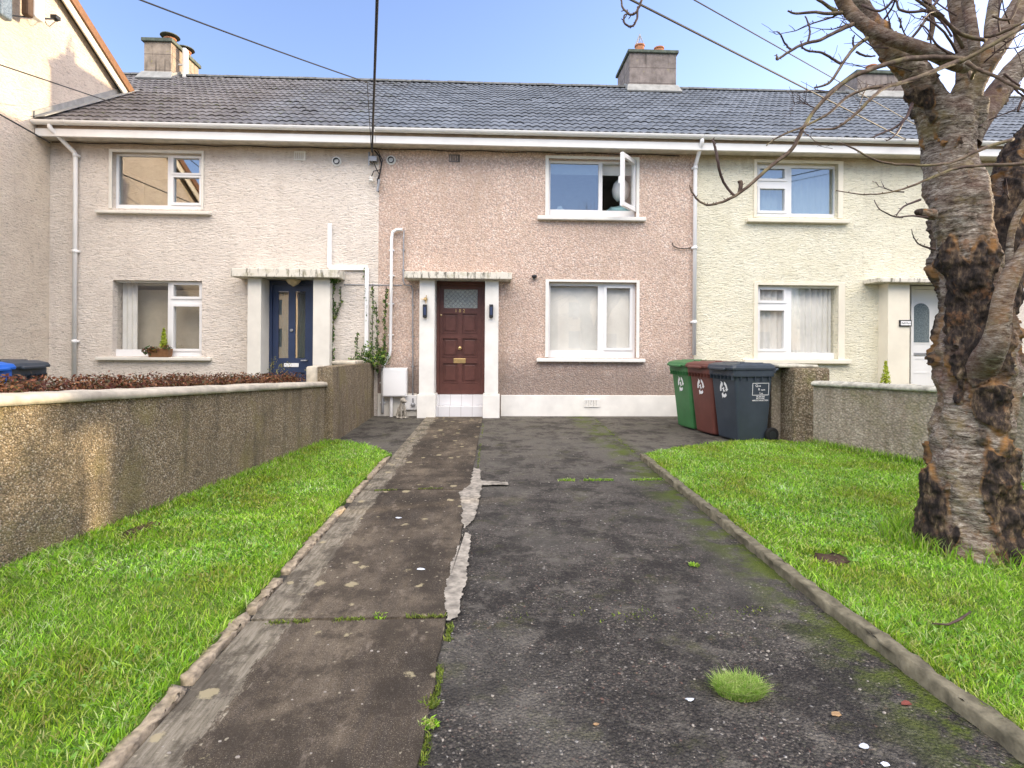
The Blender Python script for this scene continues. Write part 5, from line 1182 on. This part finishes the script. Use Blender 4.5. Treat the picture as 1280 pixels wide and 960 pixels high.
def barkmesh(name, pts, rad, nseg, dl, darkf, amp=1.0, parent=None, sq=1.0):
    """displaced tube; Col.r = dark peeling patch mask"""
    P = [Vector(p) for p in pts]; L = [0]
    for i in range(1, len(P)): L.append(L[-1]+(P[i]-P[i-1]).length)
    n = max(3, int(L[-1]/dl)); V = np.zeros(((n+1), nseg, 3), np.float32); C = np.ones(((n+1), nseg, 4), np.float32); up = None
    for i in range(n+1):
        s_ = L[-1]*i/n; j = 0
        while j < len(L)-2 and L[j+1] < s_: j += 1
        t = (s_-L[j])/max(1e-6, (L[j+1]-L[j]))
        p0, p1, p2, p3 = P[max(j-1, 0)], P[j], P[j+1], P[min(j+2, len(P)-1)]
        c = .5*((2*p1)+(p2-p0)*t+(2*p0-5*p1+4*p2-p3)*t*t+(-p0+3*p1-3*p2+p3)*t**3)
        dv = (p2-p0)*.5*(1-t)+(p3-p1)*.5*t; dv.normalize(); r = lerp(rad[j], rad[j+1], t)
        if up is None: up = Vector((0, 1, 0)) if abs(dv.y) < .8 else Vector((1, 0, 0))
        a = dv.cross(up).normalized(); up = a.cross(dv).normalized()
        for k in range(nseg):
            th = 2*math.pi*k/nseg; dr = a*math.cos(th)+up*math.sin(th); p = c+dr*r
            mk = darkf(p, th, s_); 
            lum = noise.noise(Vector((p.x*5, p.y*5, p.z*3)))*.06*min(1, r*4)+noise.noise(Vector((p.x*13, p.y*13, p.z*9)))*.032*min(1, r*5)
            ring = noise.noise(Vector((p.x*7+3, p.y*7, p.z*60)))*.006+noise.noise(Vector((p.x*20+3, p.y*20, p.z*120)))*.004
            plate = 0
            if mk > .5:
                plate = .022+.020*noise.noise(Vector((p.x*38, p.y*38, p.z*20)))+.012*noise.noise(Vector((p.x*80, p.y*80, p.z*45)))
            elif mk > .42: plate = -.008
            dsp = (lum+(ring if mk <= .5 else 0)+plate)*amp*min(1, r*6)
            V[i, k] = c+dr*(r+dsp); C[i, k, 0] = mk
    base = np.arange(n)[:, None]*nseg; k = np.arange(nseg)[None]; k2 = (k+1) % nseg
    F = np.stack([base+k, base+k2, base+nseg+k2, base+nseg+k], 2).reshape(-1, 4)
    return np_mesh(name, V.reshape(-1, 3), F, None, M['bark'], parent, True, C.reshape(-1, 4))
def tdark(p, th, s_):
    v = noise.noise(Vector((p.x*4.2+1.3, p.y*4.2, p.z*1.5+.4)))*.9+noise.noise(Vector((p.x*16, p.y*16, p.z*7)))*.28+noise.noise(Vector((p.x*50, p.y*50, p.z*25)))*.08
    m_ = .40+.5*v
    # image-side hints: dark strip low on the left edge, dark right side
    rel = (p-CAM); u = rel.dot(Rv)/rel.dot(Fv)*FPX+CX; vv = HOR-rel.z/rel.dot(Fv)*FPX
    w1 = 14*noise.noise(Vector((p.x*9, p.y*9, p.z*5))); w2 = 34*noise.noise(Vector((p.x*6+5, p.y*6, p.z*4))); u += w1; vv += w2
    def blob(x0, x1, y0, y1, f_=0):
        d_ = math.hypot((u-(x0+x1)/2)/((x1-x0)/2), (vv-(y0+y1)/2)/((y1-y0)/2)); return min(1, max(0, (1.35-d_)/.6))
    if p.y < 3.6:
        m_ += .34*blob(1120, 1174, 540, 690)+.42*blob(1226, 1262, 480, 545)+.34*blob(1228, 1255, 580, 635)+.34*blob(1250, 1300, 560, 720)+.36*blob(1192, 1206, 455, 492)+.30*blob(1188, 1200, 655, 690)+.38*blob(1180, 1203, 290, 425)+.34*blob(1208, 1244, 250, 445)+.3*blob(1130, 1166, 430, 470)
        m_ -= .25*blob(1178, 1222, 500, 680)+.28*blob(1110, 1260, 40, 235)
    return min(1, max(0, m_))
pts = []; rad = []
for y in (722, 700, 680, 655, 630, 600, 570, 540, 515, 490, 460, 435, 410, 380, 350, 320, 290, 260, 235, 210, 190, 170, 150, 132):
    l, r_ = interp(tab, y); c = (l+r_)/2; pts.append(T(c, y)); rad.append((r_-l)/2/FPX*TD*.74)
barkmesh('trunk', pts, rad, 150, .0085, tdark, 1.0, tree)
ld = lambda off: (lambda p, th, s_: min(1, max(0, .30+off+.55*noise.noise(Vector((p.x*7, p.y*7, p.z*3)))+.2*noise.noise(Vector((p.x*24, p.y*24, p.z*10))))))
def limb(pl, off=0.0, nseg=40, dl=.012, name='limb', amp=1.0):
    return barkmesh(name, [T(a, b, d) for a, b, r_, d in pl], [r_/FPX*d/(1+.95*(math.sqrt(1+((a-CX)/FPX)**2)-1)) for a, b, r_, d in pl], nseg, dl, ld(off), amp, tree)
limb([(1190,190,34,3.4),(1176,150,30,3.38),(1160,122,23,3.35),(1138,88,19,3.32),(1110,56,16,3.3),(1086,26,14,3.3),(1066,-8,13,3.25),(1045,-60,11,3.2),(1020,-120,8,3.1),(1000,-190,5,3.0)], -.05, 60, .009)
limb([(1196,175,28,3.4),(1200,140,24,3.35),(1212,108,20,3.3),(1230,78,18,3.25),(1253,44,17,3.22),(1275,8,16,3.2),(1300,-40,14,3.2),(1310,-110,10,3.2),(1300,-190,6,3.1)], -.1, 60, .009)
limb([(1206,178,22,3.45),(1222,150,19,3.45),(1248,116,18,3.5),(1275,82,17,3.52),(1310,50,16,3.55),(1360,0,14,3.6),(1400,-80,10,3.7)], -.1, 50, .01)
limb([(1222,420,22,3.45),(1236,385,30,3.5),(1250,330,34,3.55),(1262,270,38,3.6),(1276,225,38,3.65),(1300,180,36,3.7),(1340,110,30,3.8),(1390,20,24,3.9),(1440,-90,14,4.0)], .30, 80, .009)
limb([(1216,490,14,3.38),(1224,466,22,3.28),(1235,446,21,3.16),(1243,430,19,3.08),(1249,405,16,3.04),(1254,372,14,3.02),(1266,340,13,3.0),(1284,312,12,2.98),(1310,270,10,2.9),(1330,200,8,2.85),(1340,100,6,2.8)], -.2, 44, .008, amp=.7)
limb([(1262,335,6,3.02),(1262,310,5,3.0),(1266,285,5,2.98),(1278,258,5,2.96),(1300,230,4,2.9)], -.3, 16, .02, amp=.3)
limb([(1206,84,10,3.2),(1190,78,11,3.15),(1165,66,11,3.12),(1130,54,10,3.1),(1095,40,9.5,3.1),(1070,22,9,3.1),(1055,4,9,3.1),(1040,-25,8,3.05),(1010,-70,6,3.0)], -.3, 32, .012, amp=.6)
limb([(1206,100,12,3.3),(1205,70,11,3.3),(1201,40,10,3.3),(1194,5,10,3.3),(1190,-40,8,3.3),(1180,-110,5,3.2)], -.2, 26, .015, amp=.6)
limb([(1216,88,9,3.25),(1218,60,8,3.2),(1214,30,8,3.2),(1209,0,8,3.2),(1205,-50,6,3.1)], -.2, 24, .015, amp=.6)
limb([(1240,66,9,3.3),(1238,40,9,3.35),(1242,10,9,3.4),(1248,-30,7,3.4),(1250,-100,5,3.4)], -.2, 24, .015, amp=.6)
# cut stub on the left of the trunk
limb([(1165,268,9,3.35),(1152,266,6,3.3),(1146,265,4,3.28),(1144,265,.4,3.275)], .2, 16, .01, amp=.5)
limb([(1162,50,4,3.25),(1166,30,3.6,3.22),(1163,14,3.2,3.2),(1160,-20,3,3.2)], -.3, 12, .02, amp=.3)
# thin branches (px, py, r, d)
TW = [
 [(1205,74,4,3.1),(1175,72,4,3.05),(1140,73,4,3.0),(1112,79,3.6,2.95),(1085,88,3.4,2.9),(1062,98,3.2,2.9),(1040,115,3,2.85),(1020,136,2.8,2.85),(1003,162,2.8,2.8),(990,186,2.8,2.8),(963,208,2.6,2.8),(940,229,2.4,2.75),(918,245,2.2,2.75),(898,254,1.8,2.75),(884,256,1.6,2.7),(872,250,1.4,2.7),(864,238,1.1,2.7),(862,231,.8,2.7)],
 [(918,245,2,2.75),(907,232,1.9,2.75),(900,215,2,2.72),(897,200,2,2.7),(894,184,1.8,2.7),(890,174,1.4,2.7)],
 [(924,242,2.6,2.75),(926,232,3,2.75),(925,226,3.4,2.75)],
 [(1200,76,3.6,3.05),(1178,84,3.4,3.0),(1150,96,3.2,2.95),(1125,104,3,2.9),(1105,110,2.6,2.85),(1088,124,2.4,2.8),(1072,140,2.2,2.8),(1055,154,1.9,2.8),(1040,161,1.6,2.8),(1018,162,1.1,2.75)],
 [(1103,108,2.6,2.85),(1080,112,2.2,2.85),(1058,122,2,2.85),(1038,140,1.8,2.8),(1012,155,1.6,2.8),(985,166,1.4,2.75),(968,174,1.1,2.75),(958,182,.8,2.7)],
 [(1066,30,3.4,3.1),(1045,40,2.6,3.05),(1025,50,2.4,3.0),(1008,54,2.2,3.0),(992,61,2,2.95),(975,72,1.7,2.95),(971,74,1.5,2.9),(971,68,1,2.9)],
 [(1010,53,1.6,3.0),(1012,40,1.4,3.0),(1010,28,1.2,3.0),(1006,20,.9,3.0)],
 [(989,62,1.6,2.95),(981,54,1.3,2.95),(976,44,1.1,2.9),(971,39,.8,2.9)],
 [(1084,48,3,3.1),(1070,58,2.5,3.05),(1058,72,2.3,3.0),(1048,88,2.1,3.0),(1036,104,1.9,2.95),(1018,110,1.2,2.95)],
 [(1052,80,2,3.0),(1040,73,1.8,3.0),(1028,66,1.7,2.95),(1012,64,1.5,2.95),(1004,60,1.2,2.9),(1001,51,.8,2.9)],
 [(1068,62,1.6,3.05),(1066,52,1.3,3.05),(1068,44,.9,3.0)], [(1070,65,1.7,3.05),(1082,70,1.5,3.05),(1094,70,1,3.05)],
 [(1052,16,3.2,3.1),(1035,17,2.3,3.05),(1015,15,2,3.0),(996,17,1.7,3.0),(985,14,1.2,2.95)],
 [(1046,14,3,3.1),(1034,7,2.3,3.1),(1020,-3,2,3.05),(1000,-20,1.4,3.0)],
 [(1266,174,2.6,2.9),(1240,182,2.6,2.88),(1215,192,2.4,2.85),(1195,201,2.2,2.85),(1170,206,1.9,2.8),(1130,206,1.7,2.8),(1100,202,1.5,2.8),(1075,190,1.3,2.75),(1050,178,.9,2.75)],
 [(1300,202,2.6,2.8),(1260,206,2.6,2.8),(1225,207,2.4,2.8),(1190,212,2,2.8),(1160,224,1.7,2.75),(1135,234,1.5,2.75),(1110,241,1.2,2.7),(1080,243,.9,2.7),(1045,238,.7,2.7)],
 [(1150,250,1.8,3.3),(1130,258,1.3,3.2),(1120,270,.8,3.1)],[(1168,312,1.8,3.3),(1150,306,1.1,3.2),(1142,297,.8,3.15),(1140,288,.5,3.1)],
 [(1160,272,1.6,3.3),(1140,270,1.2,3.2),(1120,271,1.1,3.2),(1100,262,.8,3.1),(1093,250,.6,3.1)],
 [(1140,130,2.4,3.2),(1132,148,2,3.1),(1118,160,1.7,3.1),(1103,166,1.5,3.05),(1090,172,1.1,3.0)],
 [(1130,150,1.6,3.1),(1120,168,1.2,3.0),(1108,176,.9,3.0)],
 [(1232,50,2.8,3.1),(1200,42,2.6,3.05),(1170,14,2.2,3.0),(1150,-5,2,3.0),(1120,-40,1.4,2.9)],
 [(1230,46,2.6,3.1),(1250,42,2.4,3.05),(1275,30,2,3.0),(1300,20,1.6,3.0)],
 [(1204,60,2.6,3.1),(1185,30,2.2,3.05),(1165,14,2,3.0),(1142,-4,1.8,3.0)],
 [(1196,66,2,3.1),(1180,40,1.6,3.0),(1160,24,1.3,3.0),(1152,20,.9,3.0)],
 [(1188,68,1.8,3.1),(1170,55,1.5,3.0),(1160,38,1.2,3.0),(1150,30,.8,3.0)],
 [(1175,-4,2.2,3.0),(1160,12,2,3.0),(1128,14,1.8,3.0),(1120,0,1.4,3.0),(1118,-10,1.2,3.0)],
 [(1163,14,2.2,3.1),(1152,32,2,3.1),(1138,50,1.8,3.1),(1134,54,1.2,3.1)],
 [(1078,6,2,3.1),(1100,14,1.8,3.05),(1118,-2,1.6,3.0),(1130,-20,1.4,3.0)],
 [(1105,24,1.6,3.1),(1116,8,1.4,3.05),(1122,-10,1.2,3.0)],
 [(1125,35,1.2,3.1),(1126,26,1,3.1),(1124,22,.7,3.1)],
 [(1208,78,3,3.0),(1225,88,2.6,2.98),(1245,96,2.4,2.95),(1272,110,2,2.9),(1300,120,1.6,2.9)],
 [(1300,22,3.4,3.0),(1265,42,3.2,3.0),(1240,56,3,3.0),(1218,68,3,3.02),(1200,78,3,3.05)],
 [(1212,90,2.6,3.1),(1214,98,2.4,3.05),(1218,90,2.2,3.0),(1224,86,1.8,3.0)],
 [(1255,92,1.8,3.0),(1262,98,1.6,3.0),(1275,108,1.4,3.0)],
 [(1300,-10,2.6,3.0),(1275,0,2.2,3.0),(1262,24,2,3.0),(1240,20,1.4,3.0)],
 [(1235,155,2,3.4),(1220,158,1.8,3.35),(1212,155,1.2,3.3)],
 [(1290,110,2,3.2),(1278,124,1.8,3.2),(1272,140,1.6,3.2)],
 [(1268,110,1.6,3.2),(1276,118,1.4,3.2),(1290,128,1.4,3.2)],
 [(1150,12,1.6,3.1),(1172,22,1.4,3.1),(1190,46,1.4,3.1)],
 [(1020,-60,3,2.7),(960,-80,2.6,2.5),(900,-66,2.2,2.4),(840,-45,2,2.3),(805,-14,1.8,2.3),(802,0,1.8,2.3),(797,12,1.8,2.3),(791,18,1.7,2.3),(784,16,1.5,2.3),(778,8,1.4,2.3),(776,-4,1.2,2.3)],
 [(797,8,1.7,2.3),(797,20,1.7,2.3),(793,30,1.6,2.3),(786,33,1.5,2.3),(780,28,1.4,2.3),(780,20,1.2,2.3),(786,16,1,2.3)],
]
def catmull(P, k=4):
    out = []
    for i in range(len(P)-1):
        p0, p1, p2, p3 = P[max(i-1,0)], P[i], P[i+1], P[min(i+2,len(P)-1)]
        for j in range(k):
            t = j/k; out.append(tuple(.5*((2*b)+(c-a)*t+(2*a-5*b+4*c-d)*t*t+(-a+3*b-3*c+d)*t**3) for a, b, c, d in zip(p0, p1, p2, p3)))
    out.append(P[-1]); return out
rg = random.Random(12)
for pl in TW:
    Q_ = catmull(pl); m = MB(); W = [T(a, b, d)+Vector((rg.uniform(-1,1), rg.uniform(-1,1), rg.uniform(-1,1)))*.0016 for a, b, r_, d in Q_]
    m.tube(W, [max(.0011, r_/FPX*d*.86) for a, b, r_, d in Q_], 7)
    # spurs and buds
    for i in range(1, len(W)-1):
        if rg.random() < .45:
            dv = (W[i+1]-W[i]).normalized(); s_ = Vector((rg.uniform(-1,1), rg.uniform(-1,1), rg.uniform(-.3,1))).normalized(); s_ = (s_-dv*s_.dot(dv)).normalized()
            l_ = rg.uniform(.006, .02); m.tube([W[i], W[i]+s_*l_*.6+dv*l_*.3, W[i]+s_*l_+dv*l_*.5], [.0016, .0022, .0012], 5)
    m.build('branch', M['branch'] if pl[0][2] >= 2.6 else M['twig'], tree, True)
def kinky(px, py, d0, dx, dy, ln, r_):
    p = T(px, py, d0); d = (Rv*dx+Vector((0, 0, 1))*dy+Fv*rg.uniform(-.5, .2)).normalized(); m = MB(); pts_ = [p]; rr = [r_]; n = rg.randint(4, 6); side = []
    for i in range(n):
        d = (d+Vector((rg.uniform(-1,1), rg.uniform(-1,1), rg.uniform(-1,1)))*.32).normalized(); p = p+d*(ln/n); pts_.append(p); rr.append(r_*(1-.75*(i+1)/n)); side.append((p, d, rr[-1]))
    m.tube(pts_, rr, 6)
    for p, d, r2 in side:
        for k in range(2):
            s_ = (d*.5+Vector((rg.uniform(-1,1), rg.uniform(-1,1), rg.uniform(-.6,1)))).normalized(); l_ = rg.choice((.012, .02, .05, .10)); m.tube([p, p+s_*l_*.6, p+s_*l_+d*.1*l_], [r2*.8, max(.0012, r2*.6), .001], 5)
    m.build('branch', M['twig'], tree, True)
for (px, py, d0, dx, dy, ln, r_) in ((1086,30,3.2,-1,.2,.42,.006),(1100,48,3.2,-.8,.5,.35,.005),(1120,60,3.2,-.3,1,.40,.005),(1140,66,3.1,-.5,.8,.38,.005),(1066,8,3.1,-1,-.1,.45,.006),(1060,4,3.1,-1,.5,.4,.005),(1165,66,3.1,-.2,1,.42,.005),
    (1201,40,3.2,-.8,.5,.35,.005),(1196,20,3.2,-.7,.6,.4,.005),(1214,40,3.2,.3,1,.35,.005),(1250,44,3.1,-.3,1,.36,.005),(1262,30,3.1,-.6,.6,.34,.004),(1230,78,3.1,.6,.6,.36,.005),(1240,66,3.1,1,.2,.3,.004),
    (1150,100,3.2,-.9,-.3,.30,.004),(1140,90,3.2,-1,.1,.32,.004),(1110,60,3.1,-.9,.1,.45,.005),(1180,20,3.0,-1,.1,.45,.005),(1170,10,3.0,-1,.4,.5,.005),(1090,88,2.9,-.8,.5,.22,.003),(1040,115,2.85,-.9,.3,.2,.003),(1020,136,2.85,-1,.2,.22,.003),
    (1003,162,2.8,.3,-1,.16,.003),(1085,106,2.9,-.3,-1,.16,.003),(1130,240,3.3,-.9,-.1,.32,.004),(1262,250,3.3,-.4,.9,.2,.004),(1275,110,3.2,.3,-1,.3,.004),(1268,60,3.1,.3,-1,.3,.003),(1236,150,3.3,.8,.5,.25,.004)):
    kinky(px, py, d0, dx, dy, ln, r_)
# crown above the frame: recursive twigs so the tree is whole from other positions
m = MB()
def grow(p, d, r_, L_, depth):
    pts_ = [p]; rr = [r_]; n = 5
    for i in range(n):
        d = (d+Vector((rg.uniform(-1,1), rg.uniform(-1,1), rg.uniform(-.6,.9)))*.22).normalized(); p = p+d*(L_/n); pts_.append(p); rr.append(r_*(1-.5*(i+1)/n))
    m.tube(pts_, rr, 6 if r_ > .01 else 4)
    if depth > 0:
        for i in range(3): 
            k = rg.randint(2, n); nd = (d+Vector((rg.uniform(-1,1), rg.uniform(-1,1), rg.uniform(-.2,1)))*.9).normalized(); grow(pts_[k], nd, rr[k]*.6, L_*.68, depth-1)
for (px, py, d, dr, r_) in ((1000,-190,3.0,(-.5,-.2,.8),.022),(1300,-190,3.1,(.1,-.3,1),.026),(1400,-80,3.7,(.5,.3,.8),.045),(1440,-90,4.0,(.6,.5,.7),.06),(1340,100,2.8,(.3,-.3,1),.022),(1180,-110,3.2,(-.1,.3,1),.022),(1205,-50,3.1,(-.2,.1,1),.022),(1250,-100,3.4,(.1,.4,1),.022),(1010,-70,3.0,(-.5,-.1,.9),.022)):
    grow(T(px, py, d), Vector(dr).normalized(), r_, 1.0, 3)
m.build('crown', M['branch'], tree, True)
# long grass round the foot
tf = gnd(1215, 690); rg2 = np.random.default_rng(8); n = 1500; a_ = rg2.uniform(0, 6.28, n); q_ = .33+np.abs(rg2.normal(0, .06, n))
P = np.stack([tf.x+q_*np.cos(a_), tf.y+.06+q_*.9*np.sin(a_)], 1); blades(P, .10, .006, GP+[(.3,.36,.14)], 'tall_grass', M['grass'], 'long grass ringing the foot of the cherry tree', 'stuff', seed=91, lean=.7)
# ------------------------------------------------------------------ houses across the street (seen only as reflections in the windows)
for i in range(5):
    xa = -22+i*9.0; h = empty('house_across_street', (xa, -20, 0), ('cream house across the street, number %d from the left, seen in reflections' % (i+1)).replace('number 1','first').replace('number 2','second').replace('number 3','third').replace('number 4','fourth').replace('number 5','fifth'), 'house', 'houses across the street')
    ops = [(xa+.8, 3.3, xa+2.4, 4.4), (xa+.8, 1.0, xa+2.4, 2.3), (xa+5.4, 3.3, xa+7.0, 4.4), (xa+5.4, 1.0, xa+7.0, 2.3), (xa+3.4, 0, xa+4.4, 2.1)]
    MB().panel(xa, xa+8, -.1, 5, ops, -20.3, -20).build('wall', M['house_opp'], h)
    MB().box(xa+.1, -27, -.1, xa+7.9, -20.31, 5).build('inner_walls', M['house_opp' if i % 2 else 'dark_room'], h)
    MB().prism([(xa-.1, -19.6, 4.9), (xa-.1, -23.8, 7.5), (xa-.1, -28, 4.9)], (8.2, 0, 0)).build('roof', M['roof_plain'], h)
    for o_ in ops: MB().box(o_[0], -20.2, o_[1], o_[2], -20.15, o_[3]).build('window' if o_[1] > .5 else 'door', M['frost_dark' if o_[1] > .5 else 'door_brown'], h)
hs = empty('sun_block_hedge', (15.5, 3, 0), 'unseen hedge-shaped block added to the right, outside the picture, against the low sun', 'hedge')  # unseen sun blocker added outside the frame, shaped as a hedge
MB().box(15.0, -6, 0, 16.0, 9.0, 3.95, .2).build('stems', M['soil'], hs)
cc = [(15.5+random.uniform(-.3, .3), -6+15*i/200, random.choice((1.0, 2.0, 3.0, 3.8, 4.0))) for i in range(201)]
leafcloud('foliage', cc, [(.6, .4, .55)]*len(cc), 30000, .06, IVY, M['leaf'], hs, 77)
# the added block above keeps the low sun off the front gardens
# ------------------------------------------------------------------ camera, light, world
cam = bpy.data.cameras.new('camera'); co = bpy.data.objects.new('camera', cam); COL.objects.link(co)
cam.sensor_width = 36; cam.lens = FPX/1280*36; cam.shift_y = -(CY-HOR)/1280; cam.clip_start = .05; cam.clip_end = 1000
Bv = -Fv; Mr = Matrix((( Rv.x, 0, Bv.x), (Rv.y, 0, Bv.y), (Rv.z, 1, Bv.z))).to_4x4()
co.matrix_world = Matrix.Translation(CAM) @ Mr @ Matrix.Rotation(ROLL, 4, 'Z'); SC.camera = co
SUN_B, SUN_E = R(16.7), R(11.0)     # azimuth from +X towards +Y, elevation
sd = Vector((math.cos(SUN_B)*math.cos(SUN_E), math.sin(SUN_B)*math.cos(SUN_E), math.sin(SUN_E)))
sl_ = bpy.data.lights.new('sun', 'SUN'); sl_.energy = 2.9; sl_.angle = R(.5); sl_.color = (1, .80, .52)
so = bpy.data.objects.new('sun', sl_); COL.objects.link(so); so.rotation_euler = sd.to_track_quat('Z', 'Y').to_euler()
W_ = bpy.data.worlds.new('World'); SC.world = W_; W_.use_nodes = True; nt = W_.node_tree; nt.nodes.clear()
def wn(t, **k):
    x = nt.nodes.new('ShaderNode'+t)
    for a, b in k.items(): setattr(x, a, b)
    return x
out = wn('OutputWorld'); bg = wn('Background'); sky = wn('TexSky', sky_type='NISHITA'); sky.sun_disc = False
sky.sun_elevation = SUN_E; sky.sun_rotation = math.pi/2-SUN_B; sky.altitude = 20; sky.air_density = 1.0; sky.dust_density = .6; sky.ozone_density = 2.2
bg.inputs[1].default_value = .15
# bright sky patch added behind and above the camera to fill the shaded fronts
tc = wn('TexCoord'); sx = wn('SeparateXYZ'); nt.links.new(tc.outputs['Generated'], sx.inputs[0])
def ss(sock, a, b, lo=0.0, hi=1.0):
    m_ = wn('MapRange', interpolation_type='SMOOTHSTEP'); m_.inputs['From Min'].default_value = a; m_.inputs['From Max'].default_value = b
    m_.inputs['To Min'].default_value = lo; m_.inputs['To Max'].default_value = hi; nt.links.new(sock, m_.inputs['Value']); return m_.outputs[0]
def mul(a, b):
    m_ = wn('Math', operation='MULTIPLY'); nt.links.new(a, m_.inputs[0]); nt.links.new(b, m_.inputs[1]); return m_.outputs[0]
fill_sky = mul(mul(ss(sx.outputs[2], .40, .58), ss(sx.outputs[2], .78, .98, 1.0, .45)), ss(sx.outputs[1], -.02, -.30))
nz = wn('TexNoise'); nz.inputs['Scale'].default_value = 3; nz.inputs['Detail'].default_value = 4; nt.links.new(tc.outputs['Generated'], nz.inputs['Vector'])
mm = wn('Math', operation='MULTIPLY'); nt.links.new(fill_sky, mm.inputs[0])
mr2 = wn('MapRange'); mr2.inputs['From Min'].default_value = .3; mr2.inputs['From Max'].default_value = .6; mr2.inputs['To Min'].default_value = .75; nt.links.new(nz.outputs['Fac'], mr2.inputs['Value']); nt.links.new(mr2.outputs[0], mm.inputs[1])
ml = wn('MixRGB', blend_type='MULTIPLY'); ml.inputs[0].default_value = 1; nt.links.new(sky.outputs[0], ml.inputs[1]); ml.inputs[2].default_value = (1.36, 1.15, 1.28, 1)
mx = wn('MixRGB'); nt.links.new(mm.outputs[0], mx.inputs[0]); nt.links.new(ml.outputs[0], mx.inputs[1]); mx.inputs[2].default_value = (17.6, 16.2, 15.0, 1)
nt.links.new(mx.outputs[0], bg.inputs[0]); nt.links.new(bg.outputs[0], out.inputs[0])
vs = SC.view_settings; SC.display_settings.display_device = 'sRGB'; vs.view_transform = 'Standard'; vs.look = 'None'; vs.gamma = 1; vs.use_curve_mapping = False; vs.exposure = 1.36
SC.cycles.max_bounces = 8; SC.cycles.transparent_max_bounces = 12; SC.cycles.caustics_reflective = False; SC.cycles.caustics_refractive = False
